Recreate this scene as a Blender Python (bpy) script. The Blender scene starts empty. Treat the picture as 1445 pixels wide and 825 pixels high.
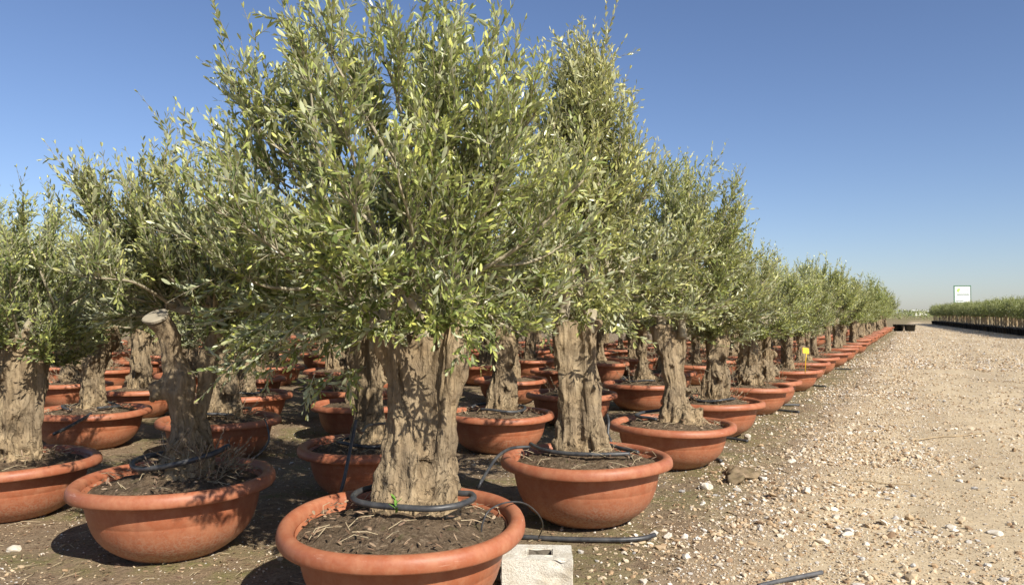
import bpy, bmesh, math, random
import numpy as np
from mathutils import Vector, Matrix

random.seed(7)
SC = bpy.context.scene
COL = SC.collection
R = math.radians

# ------------------------------------------------------------------ camera
F = 1100.0; CX, CY = 722.5, 412.5
CAMH = 1.57; PITCH = math.atan((441 - CY) / F)
cam = bpy.data.objects.new("camera", bpy.data.cameras.new("camera"))
COL.objects.link(cam)
cam.location = (0, 0, CAMH)
cam.rotation_euler = (R(90) + PITCH, 0, 0)
cam.data.sensor_width = 36; cam.data.lens = F / 1445 * 36
cam.data.clip_end = 5000
cam.data.dof.use_dof = True; cam.data.dof.focus_distance = 6.0; cam.data.dof.aperture_fstop = 5.6
SC.camera = cam

def ray(px, py):
    x = (px - CX) / F; y = -(py - CY) / F
    c, s = math.cos(PITCH), math.sin(PITCH)
    return (x, c - y * s, s + y * c)
def at(px, py, z=0.0):            # point of height z seen at a pixel of the photograph
    d = ray(px, py); k = (z - CAMH) / d[2]
    return Vector((d[0] * k, d[1] * k, z))
def atd(px, py, dep):             # point at distance dep (along y)
    d = ray(px, py); k = dep / d[1]
    return Vector((d[0] * k, dep, CAMH + d[2] * k))
TH = R(27.5)
U = (math.sin(TH), math.cos(TH)); V = (math.cos(TH), -math.sin(TH))
def st(s, t): return (s * U[0] + t * V[0], s * U[1] + t * V[1])
def to_st(x, y): return (x * U[0] + y * U[1], x * V[0] + y * V[1])

# ------------------------------------------------------------------ noise
def _hash(i, j, k, seed):
    n = (i * 374761393 + j * 668265263 + k * 2147483647 * 3 + seed * 974711) & 0xFFFFFFFF
    n = ((n ^ (n >> 13)) * 1274126177) & 0xFFFFFFFF
    n = ((n ^ (n >> 16)) * 2246822519) & 0xFFFFFFFF
    return ((n ^ (n >> 15)) & 0xFFFF) / 65535.0
def vnoise(p, seed=0):            # p (n,3) -> 0..1
    p = np.asarray(p, float); f = np.floor(p); i = f.astype(np.int64); w = p - f
    w = w * w * (3 - 2 * w); out = 0
    for dx in (0, 1):
        for dy in (0, 1):
            for dz in (0, 1):
                h = _hash(i[:, 0] + dx, i[:, 1] + dy, i[:, 2] + dz, seed)
                out = out + h * (w[:, 0] if dx else 1 - w[:, 0]) * (w[:, 1] if dy else 1 - w[:, 1]) * (w[:, 2] if dz else 1 - w[:, 2])
    return out
def fbm(p, seed=0, octv=4):
    p = np.asarray(p, float); a, o, t = 1.0, 0, 0
    for k in range(octv):
        o = o + a * vnoise(p * 2 ** k, seed + k); t += a; a *= .5
    return o / t

# ------------------------------------------------------------------ object helpers
def mesh_from(name, verts, faces, mats=(), smooth=True, mat_idx=None):
    me = bpy.data.meshes.new(name)
    me.from_pydata([tuple(v) for v in verts], [], faces)
    for m in mats: me.materials.append(m)
    if mat_idx is not None: me.polygons.foreach_set("material_index", mat_idx)
    if smooth: me.polygons.foreach_set("use_smooth", [True] * len(me.polygons))
    me.update(); return me
def mesh_np(name, verts, loops, sizes, mats=(), tint=None, smooth=False, mat_idx=None):
    """fast mesh out of arrays: loops = flat vertex indices, sizes = corners per face"""
    verts = np.asarray(verts, np.float32).reshape(-1, 3); loops = np.asarray(loops, np.int32); sizes = np.asarray(sizes, np.int32)
    me = bpy.data.meshes.new(name)
    me.vertices.add(len(verts)); me.vertices.foreach_set("co", verts.ravel())
    me.loops.add(len(loops)); me.loops.foreach_set("vertex_index", loops)
    me.polygons.add(len(sizes))
    st_ = np.concatenate([[0], np.cumsum(sizes)[:-1]]).astype(np.int32)
    me.polygons.foreach_set("loop_start", st_)
    for m in mats: me.materials.append(m)
    if mat_idx is not None: me.polygons.foreach_set("material_index", np.asarray(mat_idx, np.int32))
    me.polygons.foreach_set("use_smooth", np.full(len(sizes), smooth))
    me.update(calc_edges=True)
    if tint is not None:
        a = me.attributes.new("tint", 'FLOAT', 'FACE'); a.data.foreach_set("value", np.asarray(tint, np.float32))
    me.validate(); return me
def link(name, me, parent=None, loc=None, rz=0, scale=None):
    o = bpy.data.objects.new(name, me); COL.objects.link(o)
    if parent: o.parent = parent
    if loc is not None: o.location = loc
    if rz: o.rotation_euler = (0, 0, rz)
    if scale is not None: o.scale = scale
    return o
def tag(o, label=None, cat=None, group=None, kind=None):
    if label: o["label"] = label
    if cat: o["category"] = cat
    if group: o["group"] = group
    if kind: o["kind"] = kind
    return o
def empty(name, loc, rz=0, scale=None):
    o = bpy.data.objects.new(name, None); COL.objects.link(o); o.location = loc
    o.rotation_euler = (0, 0, rz); o.empty_display_size = .2
    if scale is not None: o.scale = scale
    return o

def smooth_path(pts, n=6):
    P = [Vector(p) for p in pts]
    if len(P) < 3: return P
    out = []
    for i in range(len(P) - 1):
        p0 = P[max(i - 1, 0)]; p1 = P[i]; p2 = P[i + 1]; p3 = P[min(i + 2, len(P) - 1)]
        for k in range(n):
            t = k / n
            out.append(.5 * ((2 * p1) + (p2 - p0) * t + (2 * p0 - 5 * p1 + 4 * p2 - p3) * t * t + (3 * p1 - p0 - 3 * p2 + p3) * t ** 3))
    out.append(P[-1]); return out
class Buf:
    def __init__(s): s.v = []; s.f = []; s.m = []
    def tube(s, pts, rads, sides=8, mi=0, cap=True):
        pts = [Vector(p) for p in pts]; n = len(pts)
        if not hasattr(rads, "__len__"): rads = [rads] * n
        b = len(s.v); ref = None
        for i, p in enumerate(pts):
            t = (pts[min(i + 1, n - 1)] - pts[max(i - 1, 0)])
            t = t.normalized() if t.length > 1e-9 else Vector((0, 0, 1))
            if ref is None:
                ref = t.orthogonal().normalized()
            x = ref - t * ref.dot(t)
            x = x.normalized() if x.length > 1e-6 else t.orthogonal().normalized()
            ref = x; y = t.cross(x)
            for k in range(sides):
                a = 2 * math.pi * k / sides
                s.v.append(p + (x * math.cos(a) + y * math.sin(a)) * rads[i])
        for i in range(n - 1):
            for k in range(sides):
                k2 = (k + 1) % sides
                s.f.append((b + i * sides + k, b + i * sides + k2, b + (i + 1) * sides + k2, b + (i + 1) * sides + k)); s.m.append(mi)
        if cap:
            s.f.append(tuple(b + k for k in reversed(range(sides)))); s.m.append(mi)
            s.f.append(tuple(b + (n - 1) * sides + k for k in range(sides))); s.m.append(mi)
    def box(s, lo, hi, mi=0, rot=None, org=(0, 0, 0)):
        b = len(s.v)
        for z in (lo[2], hi[2]):
            for x, y in ((lo[0], lo[1]), (hi[0], lo[1]), (hi[0], hi[1]), (lo[0], hi[1])):
                p = Vector((x, y, z))
                s.v.append(p)
        for q in ((3, 2, 1, 0), (4, 5, 6, 7), (0, 1, 5, 4), (1, 2, 6, 5), (2, 3, 7, 6), (3, 0, 4, 7)):
            s.f.append(tuple(b + i for i in q)); s.m.append(mi)
    def mesh(s, name, mats, smooth=True): return mesh_from(name, s.v, s.f, mats, smooth, s.m)
def lathe(profile, seg=72):
    v, f = [], []; n = len(profile)
    for k in range(seg):
        a = 2 * math.pi * k / seg
        for r, z in profile: v.append((r * math.cos(a), r * math.sin(a), z))
    for k in range(seg):
        k2 = (k + 1) % seg
        for i in range(n - 1):
            f.append((k * n + i, k2 * n + i, k2 * n + i + 1, k * n + i + 1))
    return v, f

# ------------------------------------------------------------------ materials
def mat(name):
    m = bpy.data.materials.new(name); m.use_nodes = True; nt = m.node_tree; nt.nodes.clear()
    o = nt.nodes.new("ShaderNodeOutputMaterial"); return m, nt, o
def nd(nt, t, ins=None, **kw):
    n = nt.nodes.new(t)
    for k, v in kw.items(): setattr(n, k, v)
    for k, v in (ins or {}).items():
        if isinstance(v, bpy.types.NodeSocket): nt.links.new(v, n.inputs[k])
        else: n.inputs[k].default_value = v
    return n
def ramp(nt, fac, stops, interp='LINEAR'):
    n = nt.nodes.new("ShaderNodeValToRGB"); n.color_ramp.interpolation = interp
    e = n.color_ramp.elements
    while len(e) < len(stops): e.new(.5)
    for i, (p, c) in enumerate(stops):
        e[i].position = p; e[i].color = (*c, 1) if len(c) == 3 else c
    nt.links.new(fac, n.inputs[0]); return n.outputs[0]
def noise(nt, vec, scale, detail=4, rough=.6, dist=0):
    return nd(nt, "ShaderNodeTexNoise", {"Vector": vec, "Scale": scale, "Detail": detail, "Roughness": rough, "Distortion": dist}).outputs[0]
def mixc(nt, fac, a, b, mode='MIX'):
    n = nt.nodes.new("ShaderNodeMix"); n.data_type = 'RGBA'; n.blend_type = mode
    for sock, v in ((n.inputs[0], fac), (n.inputs[6], a), (n.inputs[7], b)):
        if isinstance(v, bpy.types.NodeSocket): nt.links.new(v, sock)
        elif isinstance(v, (int, float)): sock.default_value = v
        else: sock.default_value = (*v, 1)
    return n.outputs[2]
def math_(nt, op, a, b=0.0, clamp=False):
    n = nt.nodes.new("ShaderNodeMath"); n.operation = op; n.use_clamp = clamp
    for i, v in enumerate((a, b)):
        if isinstance(v, bpy.types.NodeSocket): nt.links.new(v, n.inputs[i])
        else: n.inputs[i].default_value = v
    return n.outputs[0]
def maprange(nt, v, a, b, c=0.0, d=1.0):
    return nd(nt, "ShaderNodeMapRange", {0: v, 1: a, 2: b, 3: c, 4: d}).outputs[0]
def bump(nt, h, strength=.5, dist=.02, normal=None):
    ins = {"Strength": strength, "Distance": dist, "Height": h}
    if normal is not None: ins["Normal"] = normal
    return nd(nt, "ShaderNodeBump", ins).outputs[0]
def scaled(nt, vec, s):
    return nd(nt, "ShaderNodeMapping", {"Vector": vec, "Scale": s}).outputs[0]
def objco(nt): return nd(nt, "ShaderNodeTexCoord").outputs["Object"]
def objrand(nt): return nd(nt, "ShaderNodeObjectInfo").outputs["Random"]
def principled(nt, out, col, rough=.6, normal=None, spec=.5, **kw):
    ins = {"Base Color": col if isinstance(col, bpy.types.NodeSocket) else (*col, 1), "Roughness": rough, "Specular IOR Level": spec}
    if normal is not None: ins["Normal"] = normal
    ins.update(kw)
    p = nd(nt, "ShaderNodeBsdfPrincipled", ins)
    if out is not None: nt.links.new(p.outputs[0], out.inputs[0])
    return p.outputs[0]

def leaf_material(name, stops, under, transl=.22, rough=.42):
    m, nt, o = mat(name)
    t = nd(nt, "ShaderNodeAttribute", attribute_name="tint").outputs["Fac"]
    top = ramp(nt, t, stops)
    v = objrand(nt)
    hsv = nd(nt, "ShaderNodeHueSaturation", {"Hue": maprange(nt, v, 0, 1, .492, .508), "Saturation": maprange(nt, v, 0, 1, .9, 1.05), "Value": maprange(nt, v, 0, 1, .92, 1.06), "Color": top}).outputs[0]
    back = nd(nt, "ShaderNodeNewGeometry").outputs["Backfacing"]
    und = mixc(nt, .35, under, hsv)
    c = mixc(nt, back, hsv, und)
    p = principled(nt, None, c, rough, spec=.5)
    tr = nd(nt, "ShaderNodeBsdfTranslucent", {"Color": mixc(nt, .6, hsv, (.40, .44, .07))}).outputs[0]
    mx = nd(nt, "ShaderNodeMixShader", {0: transl, 1: p, 2: tr}).outputs[0]
    nt.links.new(mx, o.inputs[0]); return m
M = {}
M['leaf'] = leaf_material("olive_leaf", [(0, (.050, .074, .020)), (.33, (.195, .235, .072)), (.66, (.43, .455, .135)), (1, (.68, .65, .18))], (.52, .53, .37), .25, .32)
M['leaf_far'] = leaf_material("olive_leaf_far", [(0, (.095, .12, .036)), (.5, (.27, .30, .088)), (1, (.45, .445, .125))], (.42, .43, .24))
M['dry'] = leaf_material("dry_leaf", [(0, (.10, .055, .03)), (.5, (.22, .13, .07)), (1, (.42, .30, .18))], (.34, .25, .16), .1, .7)

def bark_material():
    m, nt, o = mat("olive_bark"); c = objco(nt)
    cv = scaled(nt, c, (1, 1, .22))
    n1 = noise(nt, cv, 9, 6, .65, .4); n2 = noise(nt, c, 34, 4, .7); n3 = noise(nt, c, 3.2, 3, .6)
    n4 = noise(nt, scaled(nt, c, (1, 1, .10)), 26, 5, .7, .6)
    crack = maprange(nt, n4, .36, .52)
    base = ramp(nt, n1, [(.22, (.115, .08, .043)), (.42, (.275, .196, .11)), (.6, (.43, .325, .19)), (.8, (.56, .455, .295))])
    base = mixc(nt, maprange(nt, n3, .35, .62, 0, .65), base, (.27, .215, .145))
    base = mixc(nt, maprange(nt, n2, .3, .7, .45, 0), base, (.12, .085, .05))
    base = mixc(nt, math_(nt, 'MULTIPLY', math_(nt, 'SUBTRACT', 1.0, crack), maprange(nt, n3, .35, .65, .1, .5)), base, (.13, .09, .055))
    z = nd(nt, "ShaderNodeSeparateXYZ", {0: c}).outputs[2]
    n5 = noise(nt, scaled(nt, c, (1, 1, .7)), 24, 3, .55, 1.2)
    cav = math_(nt, 'MULTIPLY', maprange(nt, n5, .56, .64), maprange(nt, math_(nt, 'ADD', z, math_(nt, 'MULTIPLY', n3, .5)), .75, 1.15, 1, .12))
    base = mixc(nt, math_(nt, 'MULTIPLY', cav, .85), base, (.05, .034, .02))
    zz = math_(nt, 'ADD', z, math_(nt, 'MULTIPLY', n1, .25))
    base = mixc(nt, maprange(nt, zz, .55, .75, .55, 0), base, (.40, .29, .165))
    h = math_(nt, 'ADD', math_(nt, 'ADD', math_(nt, 'MULTIPLY', n1, 1.2), math_(nt, 'MULTIPLY', n2, .5)), math_(nt, 'SUBTRACT', math_(nt, 'MULTIPLY', crack, .5), math_(nt, 'MULTIPLY', cav, 1.3)))
    principled(nt, o, base, .85, bump(nt, h, .8, .02), .2); return m
M['bark'] = bark_material()
def twig_material():
    m, nt, o = mat("twig_bark"); c = objco(nt)
    n1 = noise(nt, c, 14, 3)
    principled(nt, o, ramp(nt, n1, [(.3, (.22, .18, .115)), (.7, (.46, .41, .29))]), .8, None, .2); return m
M['twig'] = twig_material()
def cut_material():
    m, nt, o = mat("sawn_wood"); c = objco(nt)
    w = nd(nt, "ShaderNodeTexWave", {"Vector": c, "Scale": 22.0, "Distortion": 6.0, "Detail": 3.0}, wave_type='RINGS').outputs["Fac"]
    n1 = noise(nt, c, 16, 4)
    col = mixc(nt, maprange(nt, w, 0, 1, 0, .22), (.33, .285, .21), (.22, .18, .125))
    col = mixc(nt, maprange(nt, n1, .4, .7, 0, .5), col, (.38, .34, .26))
    principled(nt, o, col, .9, bump(nt, n1, .3, .01), .15); return m
M['cut'] = cut_material()

def pot_material():
    m, nt, o = mat("terracotta_plastic"); c0 = objco(nt)
    r = objrand(nt)
    c = nd(nt, "ShaderNodeVectorMath", {0: c0, 1: nd(nt, "ShaderNodeCombineXYZ", {0: math_(nt, 'MULTIPLY', r, 37.0), 1: math_(nt, 'MULTIPLY', r, 91.0)}).outputs[0]}, operation='ADD').outputs[0]
    n1 = noise(nt, c, 2.2, 4, .6); n2 = noise(nt, c, 60, 3, .7); n3 = noise(nt, c, 9, 5, .7)
    base = mixc(nt, maprange(nt, n1, .3, .7), (.315, .092, .038), (.365, .122, .055))
    base = mixc(nt, maprange(nt, r, 0, 1, 0, .45), base, (.27, .082, .042))
    z = nd(nt, "ShaderNodeSeparateXYZ", {0: c}).outputs[2]
    dust = math_(nt, 'MULTIPLY', maprange(nt, math_(nt, 'ADD', z, math_(nt, 'MULTIPLY', n3, .16)), .08, .30, 1.0, .06), maprange(nt, n2, .42, .58))
    base = mixc(nt, math_(nt, 'MULTIPLY', dust, .75, True), base, (.46, .37, .26))
    film = math_(nt, 'MULTIPLY', maprange(nt, n3, .42, .70), .55)
    base = mixc(nt, film, base, (.46, .215, .115))
    scr = noise(nt, scaled(nt, c, (3, 3, 26)), 2.0, 5, .75)
    base = mixc(nt, math_(nt, 'MULTIPLY', maprange(nt, scr, .62, .72), .5), base, (.58, .36, .26))
    stain = math_(nt, 'MULTIPLY', maprange(nt, noise(nt, scaled(nt, c, (7, 7, 1.3)), 2.0, 4), .54, .70), .42)
    base = mixc(nt, stain, base, (.25, .085, .045))
    ro = maprange(nt, n3, .3, .7, .42, .6)
    principled(nt, o, base, ro, bump(nt, math_(nt, 'ADD', n2, math_(nt, 'MULTIPLY', n3, .6)), .12, .006), .4); return m
M['pot'] = pot_material()
def soil_material():
    m, nt, o = mat("potting_soil"); c = objco(nt)
    n1 = noise(nt, c, 5, 5, .7); n2 = noise(nt, c, 45, 5, .75); n3 = noise(nt, c, 14, 4)
    base = ramp(nt, n2, [(.28, (.035, .023, .015)), (.5, (.125, .085, .052)), (.72, (.36, .28, .19))])
    base = mixc(nt, maprange(nt, n1, .35, .65, 0, .7), base, (.185, .13, .08))
    base = mixc(nt, math_(nt, 'MULTIPLY', maprange(nt, n3, .58, .7), .45), base, (.07, .08, .025))
    principled(nt, o, base, .95, bump(nt, math_(nt, 'ADD', n2, n3), 1.0, .03), .15); return m
M['soil'] = soil_material()

def ground_material():
    m, nt, o = mat("bare_earth"); c = objco(nt)
    n0 = noise(nt, c, .35, 4, .6); n1 = noise(nt, c, 1.3, 5, .65); n2 = noise(nt, c, 9, 5, .7); n3 = noise(nt, c, 55, 4, .75)
    base = ramp(nt, n2, [(.25, (.16, .112, .068)), (.5, (.285, .208, .13)), (.75, (.44, .34, .22))])
    base = mixc(nt, maprange(nt, n1, .38, .62, 0, .75), base, (.34, .245, .155))
    base = mixc(nt, maprange(nt, n3, .35, .62, .6, 0), base, (.085, .058, .036))
    moss = math_(nt, 'MULTIPLY', maprange(nt, n1, .50, .62), maprange(nt, n2, .3, .6))
    tb = nd(nt, "ShaderNodeVectorMath", {0: c, 1: (V[0], V[1], 0)}, operation='DOT_PRODUCT').outputs["Value"]
    band = math_(nt, 'MULTIPLY', maprange(nt, tb, -2.6, -1.9), maprange(nt, n1, .40, .52))
    moss = math_(nt, 'MAXIMUM', moss, math_(nt, 'MULTIPLY', band, maprange(nt, n2, .35, .6)))
    base = mixc(nt, math_(nt, 'MULTIPLY', moss, .8), base, (.16, .155, .05))
    vo = nd(nt, "ShaderNodeTexVoronoi", {"Vector": c, "Scale": 38.0, "Randomness": 1.0})
    peb = maprange(nt, vo.outputs["Distance"], .10, .22, 1, 0)
    pc = ramp(nt, nd(nt, "ShaderNodeSeparateColor", {0: vo.outputs["Color"]}).outputs[0], [(.0, (.18, .12, .07)), (.5, (.40, .30, .19)), (1, (.62, .54, .42))])
    pm = math_(nt, 'MULTIPLY', peb, maprange(nt, n0, .35, .6, .15, .7))
    base = mixc(nt, pm, base, pc)
    tt = nd(nt, "ShaderNodeVectorMath", {0: c, 1: (V[0], V[1], 0)}, operation='DOT_PRODUCT').outputs["Value"]
    tt = math_(nt, 'ADD', tt, math_(nt, 'ADD', math_(nt, 'MULTIPLY', n1, 1.5), math_(nt, 'MULTIPLY', n2, .8)))
    gr = maprange(nt, tt, -.60, .25)
    grc = ramp(nt, n3, [(.3, (.20, .14, .085)), (.48, (.40, .30, .19)), (.65, (.56, .45, .30))])
    base = mixc(nt, gr, base, grc)
    far = nd(nt, "ShaderNodeVectorMath", {0: c}, operation='LENGTH').outputs["Value"]
    base = mixc(nt, maprange(nt, far, 90, 200), base, mixc(nt, n0, (.26, .20, .11), (.17, .16, .07)))
    h = math_(nt, 'ADD', math_(nt, 'ADD', n2, math_(nt, 'MULTIPLY', n3, .6)), math_(nt, 'MULTIPLY', pm, .4))
    principled(nt, o, base, .95, bump(nt, h, .9, .035), .15); return m
M['ground'] = ground_material()
def road_material():
    m, nt, o = mat("gravel_road"); c = objco(nt)
    n0 = noise(nt, scaled(nt, nd(nt, "ShaderNodeMapping", {"Vector": c, "Rotation": (0, 0, TH)}).outputs[0], (1, .12, 1)), .9, 4, .6)
    n1 = noise(nt, c, 1.7, 5, .65); n2 = noise(nt, c, 24, 5, .75)
    base = ramp(nt, n2, [(.25, (.31, .225, .125)), (.5, (.55, .435, .275)), (.75, (.70, .585, .40))])
    base = mixc(nt, maprange(nt, n1, .35, .65, 0, .5), base, (.55, .43, .27))
    base = mixc(nt, maprange(nt, n0, .42, .58, 0, .6), base, (.37, .285, .18))
    tt = nd(nt, "ShaderNodeVectorMath", {0: c, 1: (V[0], V[1], 0)}, operation='DOT_PRODUCT').outputs["Value"]
    tt = math_(nt, 'ADD', tt, math_(nt, 'ADD', math_(nt, 'MULTIPLY', n1, 1.3), math_(nt, 'MULTIPLY', n2, .5)))
    base = mixc(nt, maprange(nt, tt, -.35, .25, .85, 0), base, (.25, .18, .115))
    hs = []
    for sc, lo, hi, k, mask in ((150.0, .12, .26, .8, None), (62.0, .12, .25, .8, n1), (27.0, .10, .22, .75, n0)):
        vo = nd(nt, "ShaderNodeTexVoronoi", {"Vector": c, "Scale": sc, "Randomness": 1.0})
        p = maprange(nt, vo.outputs["Distance"], lo, hi, 1, 0)
        sp = nd(nt, "ShaderNodeSeparateColor", {0: vo.outputs["Color"]})
        if mask is not None: p = math_(nt, 'MULTIPLY', p, maprange(nt, math_(nt, 'ADD', math_(nt, 'MULTIPLY', mask, .6), math_(nt, 'MULTIPLY', sp.outputs[1], .4)), .42, .52))
        else: p = math_(nt, 'MULTIPLY', p, math_(nt, 'GREATER_THAN', sp.outputs[1], .45))
        pc = ramp(nt, sp.outputs[0], [(0, (.20, .12, .07)), (.25, (.42, .29, .16)), (.5, (.60, .46, .28)), (.8, (.74, .64, .48)), (1, (.42, .39, .35))])
        base = mixc(nt, math_(nt, 'MULTIPLY', p, k), base, pc)
        hs.append(math_(nt, 'MULTIPLY', p, 60.0 / sc))
    h = math_(nt, 'ADD', math_(nt, 'ADD', hs[0], hs[1]), math_(nt, 'ADD', hs[2], math_(nt, 'MULTIPLY', n2, .5)))
    principled(nt, o, base, .93, bump(nt, h, .9, .016), .2); return m
M['road'] = road_material()
def stone_material(name, stops):
    m, nt, o = mat(name); c = objco(nt)
    t = nd(nt, "ShaderNodeAttribute", attribute_name="tint").outputs["Fac"]
    n = noise(nt, c, 60, 4, .7)
    col = mixc(nt, maprange(nt, n, .35, .7, 0, .4), ramp(nt, t, stops), (.30, .22, .14))
    principled(nt, o, col, .85, bump(nt, n, .4, .006), .25); return m
M['stone'] = stone_material("gravel_stone", [(0, (.20, .12, .07)), (.15, (.40, .27, .15)), (.45, (.52, .40, .25)), (.75, (.62, .53, .40)), (.92, (.74, .69, .60)), (1, (.38, .37, .35))])
def plain(name, col, rough=.5, col2=None, sc=20, bumpd=.004, spec=.4):
    m, nt, o = mat(name); c = objco(nt); n = noise(nt, c, sc, 4, .65)
    principled(nt, o, mixc(nt, maprange(nt, n, .35, .68), col, col2 or tuple(x * .75 for x in col)), rough, bump(nt, n, .3, bumpd), spec); return m
M['hose'] = plain("black_polythene", (.028, .029, .032), .42, (.075, .073, .07), 14, .003)
M['grey_pipe'] = plain("weathered_pipe", (.055, .055, .058), .5, (.14, .135, .13), 8, .003)
M['blackpot'] = plain("black_plastic", (.022, .023, .025), .5, (.045, .043, .04), 6)
M['white_stone'] = plain("pale_limestone", (.66, .60, .50), .9, (.42, .36, .27), 22, .01, .2)
M['clod'] = plain("mossy_clod", (.26, .19, .12), .95, (.15, .115, .06), 9, .03, .1)
M['straw'] = plain("dry_straw", (.50, .42, .27), .8, (.36, .27, .16), 30, .002, .2)
M['sprout'] = plain("green_sprout", (.10, .22, .03), .5, (.16, .28, .05), 30, .002, .3)
M['yellow'] = plain("yellow_plastic", (.85, .52, .02), .4, (.75, .43, .02), 12)
M['white_paint'] = plain("white_sign_face", (.82, .83, .82), .4, (.76, .77, .76), 3, .001)
M['green_paint'] = plain("green_sign_frame", (.06, .20, .09), .45, (.05, .16, .075), 5, .002)
M['logo'] = plain("lime_print", (.50, .66, .16), .5, (.42, .60, .12), 9, .001)
M['greyprint'] = plain("pale_grey_print", (.60, .62, .62), .5, (.52, .55, .54), 9, .001)
M['darkprint'] = plain("dark_green_print", (.12, .20, .13), .5, (.10, .17, .10), 9, .001)
M['metal'] = plain("galvanised_steel", (.42, .43, .43), .45, (.33, .33, .33), 9, .002)
M['wall'] = plain("white_render", (.78, .76, .72), .8, (.68, .66, .62), 1, .01, .2)
M['roof'] = plain("grey_roof", (.45, .43, .41), .7, (.36, .34, .33), 1, .01, .2)
M['cane'] = plain("cane_stake", (.42, .32, .19), .7, (.30, .22, .13), 12, .002, .2)
def block_material():
    m, nt, o = mat("cement_block"); c = objco(nt)
    n = noise(nt, c, 110, 4, .7); n1 = noise(nt, c, 5, 4)
    col = ramp(nt, n, [(.3, (.33, .30, .25)), (.46, (.60, .565, .48)), (.7, (.72, .68, .59))])
    col = mixc(nt, maprange(nt, n1, .45, .7, 0, .75), col, (.42, .345, .24))
    principled(nt, o, col, .95, bump(nt, n, .8, .008), .1); return m
M['block'] = block_material()
M['hole'] = plain("cement_hollow", (.20, .17, .13), .95, (.12, .10, .08), 30, .01, .1)

# ------------------------------------------------------------------ world and sun
SUN_AZ, SUN_EL = R(180 - 37), R(38)     # azimuth clockwise from +y: behind the camera, to its right
w = bpy.data.worlds.new("World"); SC.world = w; w.use_nodes = True
nt = w.node_tree; nt.nodes.clear()
sky = nt.nodes.new("ShaderNodeTexSky"); sky.sky_type = 'NISHITA'; sky.sun_disc = False
sky.sun_elevation = SUN_EL; sky.sun_rotation = SUN_AZ
sky.air_density = .9; sky.dust_density = .45; sky.ozone_density = 2.5; sky.altitude = 50
bg = nt.nodes.new("ShaderNodeBackground"); bg.inputs[1].default_value = .074
wo = nt.nodes.new("ShaderNodeOutputWorld")
skc = mixc(nt, 1.0, sky.outputs[0], (1.0, 1.0, 1.13), 'MULTIPLY'); nt.links.new(skc, bg.inputs[0]); nt.links.new(bg.outputs[0], wo.inputs[0])
sun = bpy.data.objects.new("sun", bpy.data.lights.new("sun", 'SUN')); COL.objects.link(sun)
sd = Vector((math.sin(SUN_AZ) * math.cos(SUN_EL), math.cos(SUN_AZ) * math.cos(SUN_EL), math.sin(SUN_EL)))
sun.rotation_euler = sd.to_track_quat('Z', 'Y').to_euler(); sun.location = (8, -8, 20)
sun.data.energy = 5.0; sun.data.angle = R(.53); sun.data.color = (1, .945, .85)
SC.view_settings.view_transform = 'Standard'; SC.view_settings.look = 'None'
SC.view_settings.exposure = 0.6; SC.view_settings.gamma = 1

# ------------------------------------------------------------------ ground and road
def gz(x, y):
    """height of the bare earth"""
    x = np.atleast_1d(np.asarray(x, float)); y = np.atleast_1d(np.asarray(y, float))
    p = np.stack([x, y, np.zeros_like(x)], 1)
    d = np.hypot(x, y); fade = np.clip(1.5 - d / 60, 0, 1)
    return ((fbm(p * .7, 3) - .5) * .07 + (fbm(p * 4, 9, 3) - .5) * .03) * fade
def axis(lo, hi, fine_lo, fine_hi, step):
    a = list(np.arange(fine_lo, fine_hi, step)); d = step
    up = [a[-1]]
    while up[-1] < hi: d *= 1.18; up.append(up[-1] + d)
    d = step; dn = [a[0]]
    while dn[-1] > lo: d *= 1.18; dn.append(dn[-1] - d)
    return np.array(dn[::-1][:-1] + a + up[1:])
xs = axis(-2500, 2500, -7, 9, .07); ys = axis(-400, 3200, 2.5, 14, .07)
X, Y = np.meshgrid(xs, ys); nx, ny = len(xs), len(ys)
def grid_mesh(name, X, Y, Z, mats):
    ny, nx = X.shape
    i = np.arange(nx * ny).reshape(ny, nx)
    q = np.stack([i[:-1, :-1], i[:-1, 1:], i[1:, 1:], i[1:, :-1]], -1).reshape(-1, 4)
    return mesh_np(name, np.stack([X, Y, Z], -1).reshape(-1, 3), q.ravel(), np.full(len(q), 4), mats, smooth=True)
Z = gz(X.ravel(), Y.ravel()).reshape(X.shape)
tag(link("ground", grid_mesh("ground", X, Y, Z, [M['ground']])), kind="structure")
# gravel road along the rows: ragged left edge at t ~ -1.3, right edge before the far nursery bed
BED0 = at(1318, 457); BED1 = at(1445, 473.5)
def road_left(s):
    s = np.asarray(s, float); p = np.stack([s, s * 0, s * 0], 1)
    return -1.28 + (fbm(p * .8, 21) - .5) * .5 + (fbm(p * 6, 22, 3) - .5) * .28
def road_right(s):
    s = np.asarray(s, float)
    s0, t0 = to_st(BED1.x, BED1.y); s1, t1 = to_st(BED0.x, BED0.y)
    p = np.stack([s, s * 0, s * 0], 1)
    return np.clip(t0 + (s - s0) * (t1 - t0) / (s1 - s0), 1.2, 9.5) - .9 + (fbm(p * .5, 25) - .5) * .8
ss = axis(-60, 150, -2, 14, .06); ss = ss[ss < 165]
nt_ = 90
fr = np.linspace(0, 1, nt_) ** 1.5
L = road_left(ss); Rr = road_right(ss)
T = L[:, None] + (Rr - L)[:, None] * fr[None, :]; S_ = np.repeat(ss[:, None], nt_, 1)
RX = S_ * U[0] + T * V[0]; RY = S_ * U[1] + T * V[1]
def rz_extra(x, y, edge):
    p = np.stack([x, y, x * 0], 1); f = np.clip(1.5 - np.hypot(x, y) / 60, 0, 1)
    return .006 + edge * (.012 + (fbm(p * 9, 31, 3)) * .016 * f)
edge = np.minimum(1, np.minimum(np.abs(T - L[:, None]), np.abs(Rr[:, None] - T)) / .25)
RZ = gz(RX.ravel(), RY.ravel()) + rz_extra(RX.ravel(), RY.ravel(), edge.ravel())
RZ = RZ.reshape(RX.shape)
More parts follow.
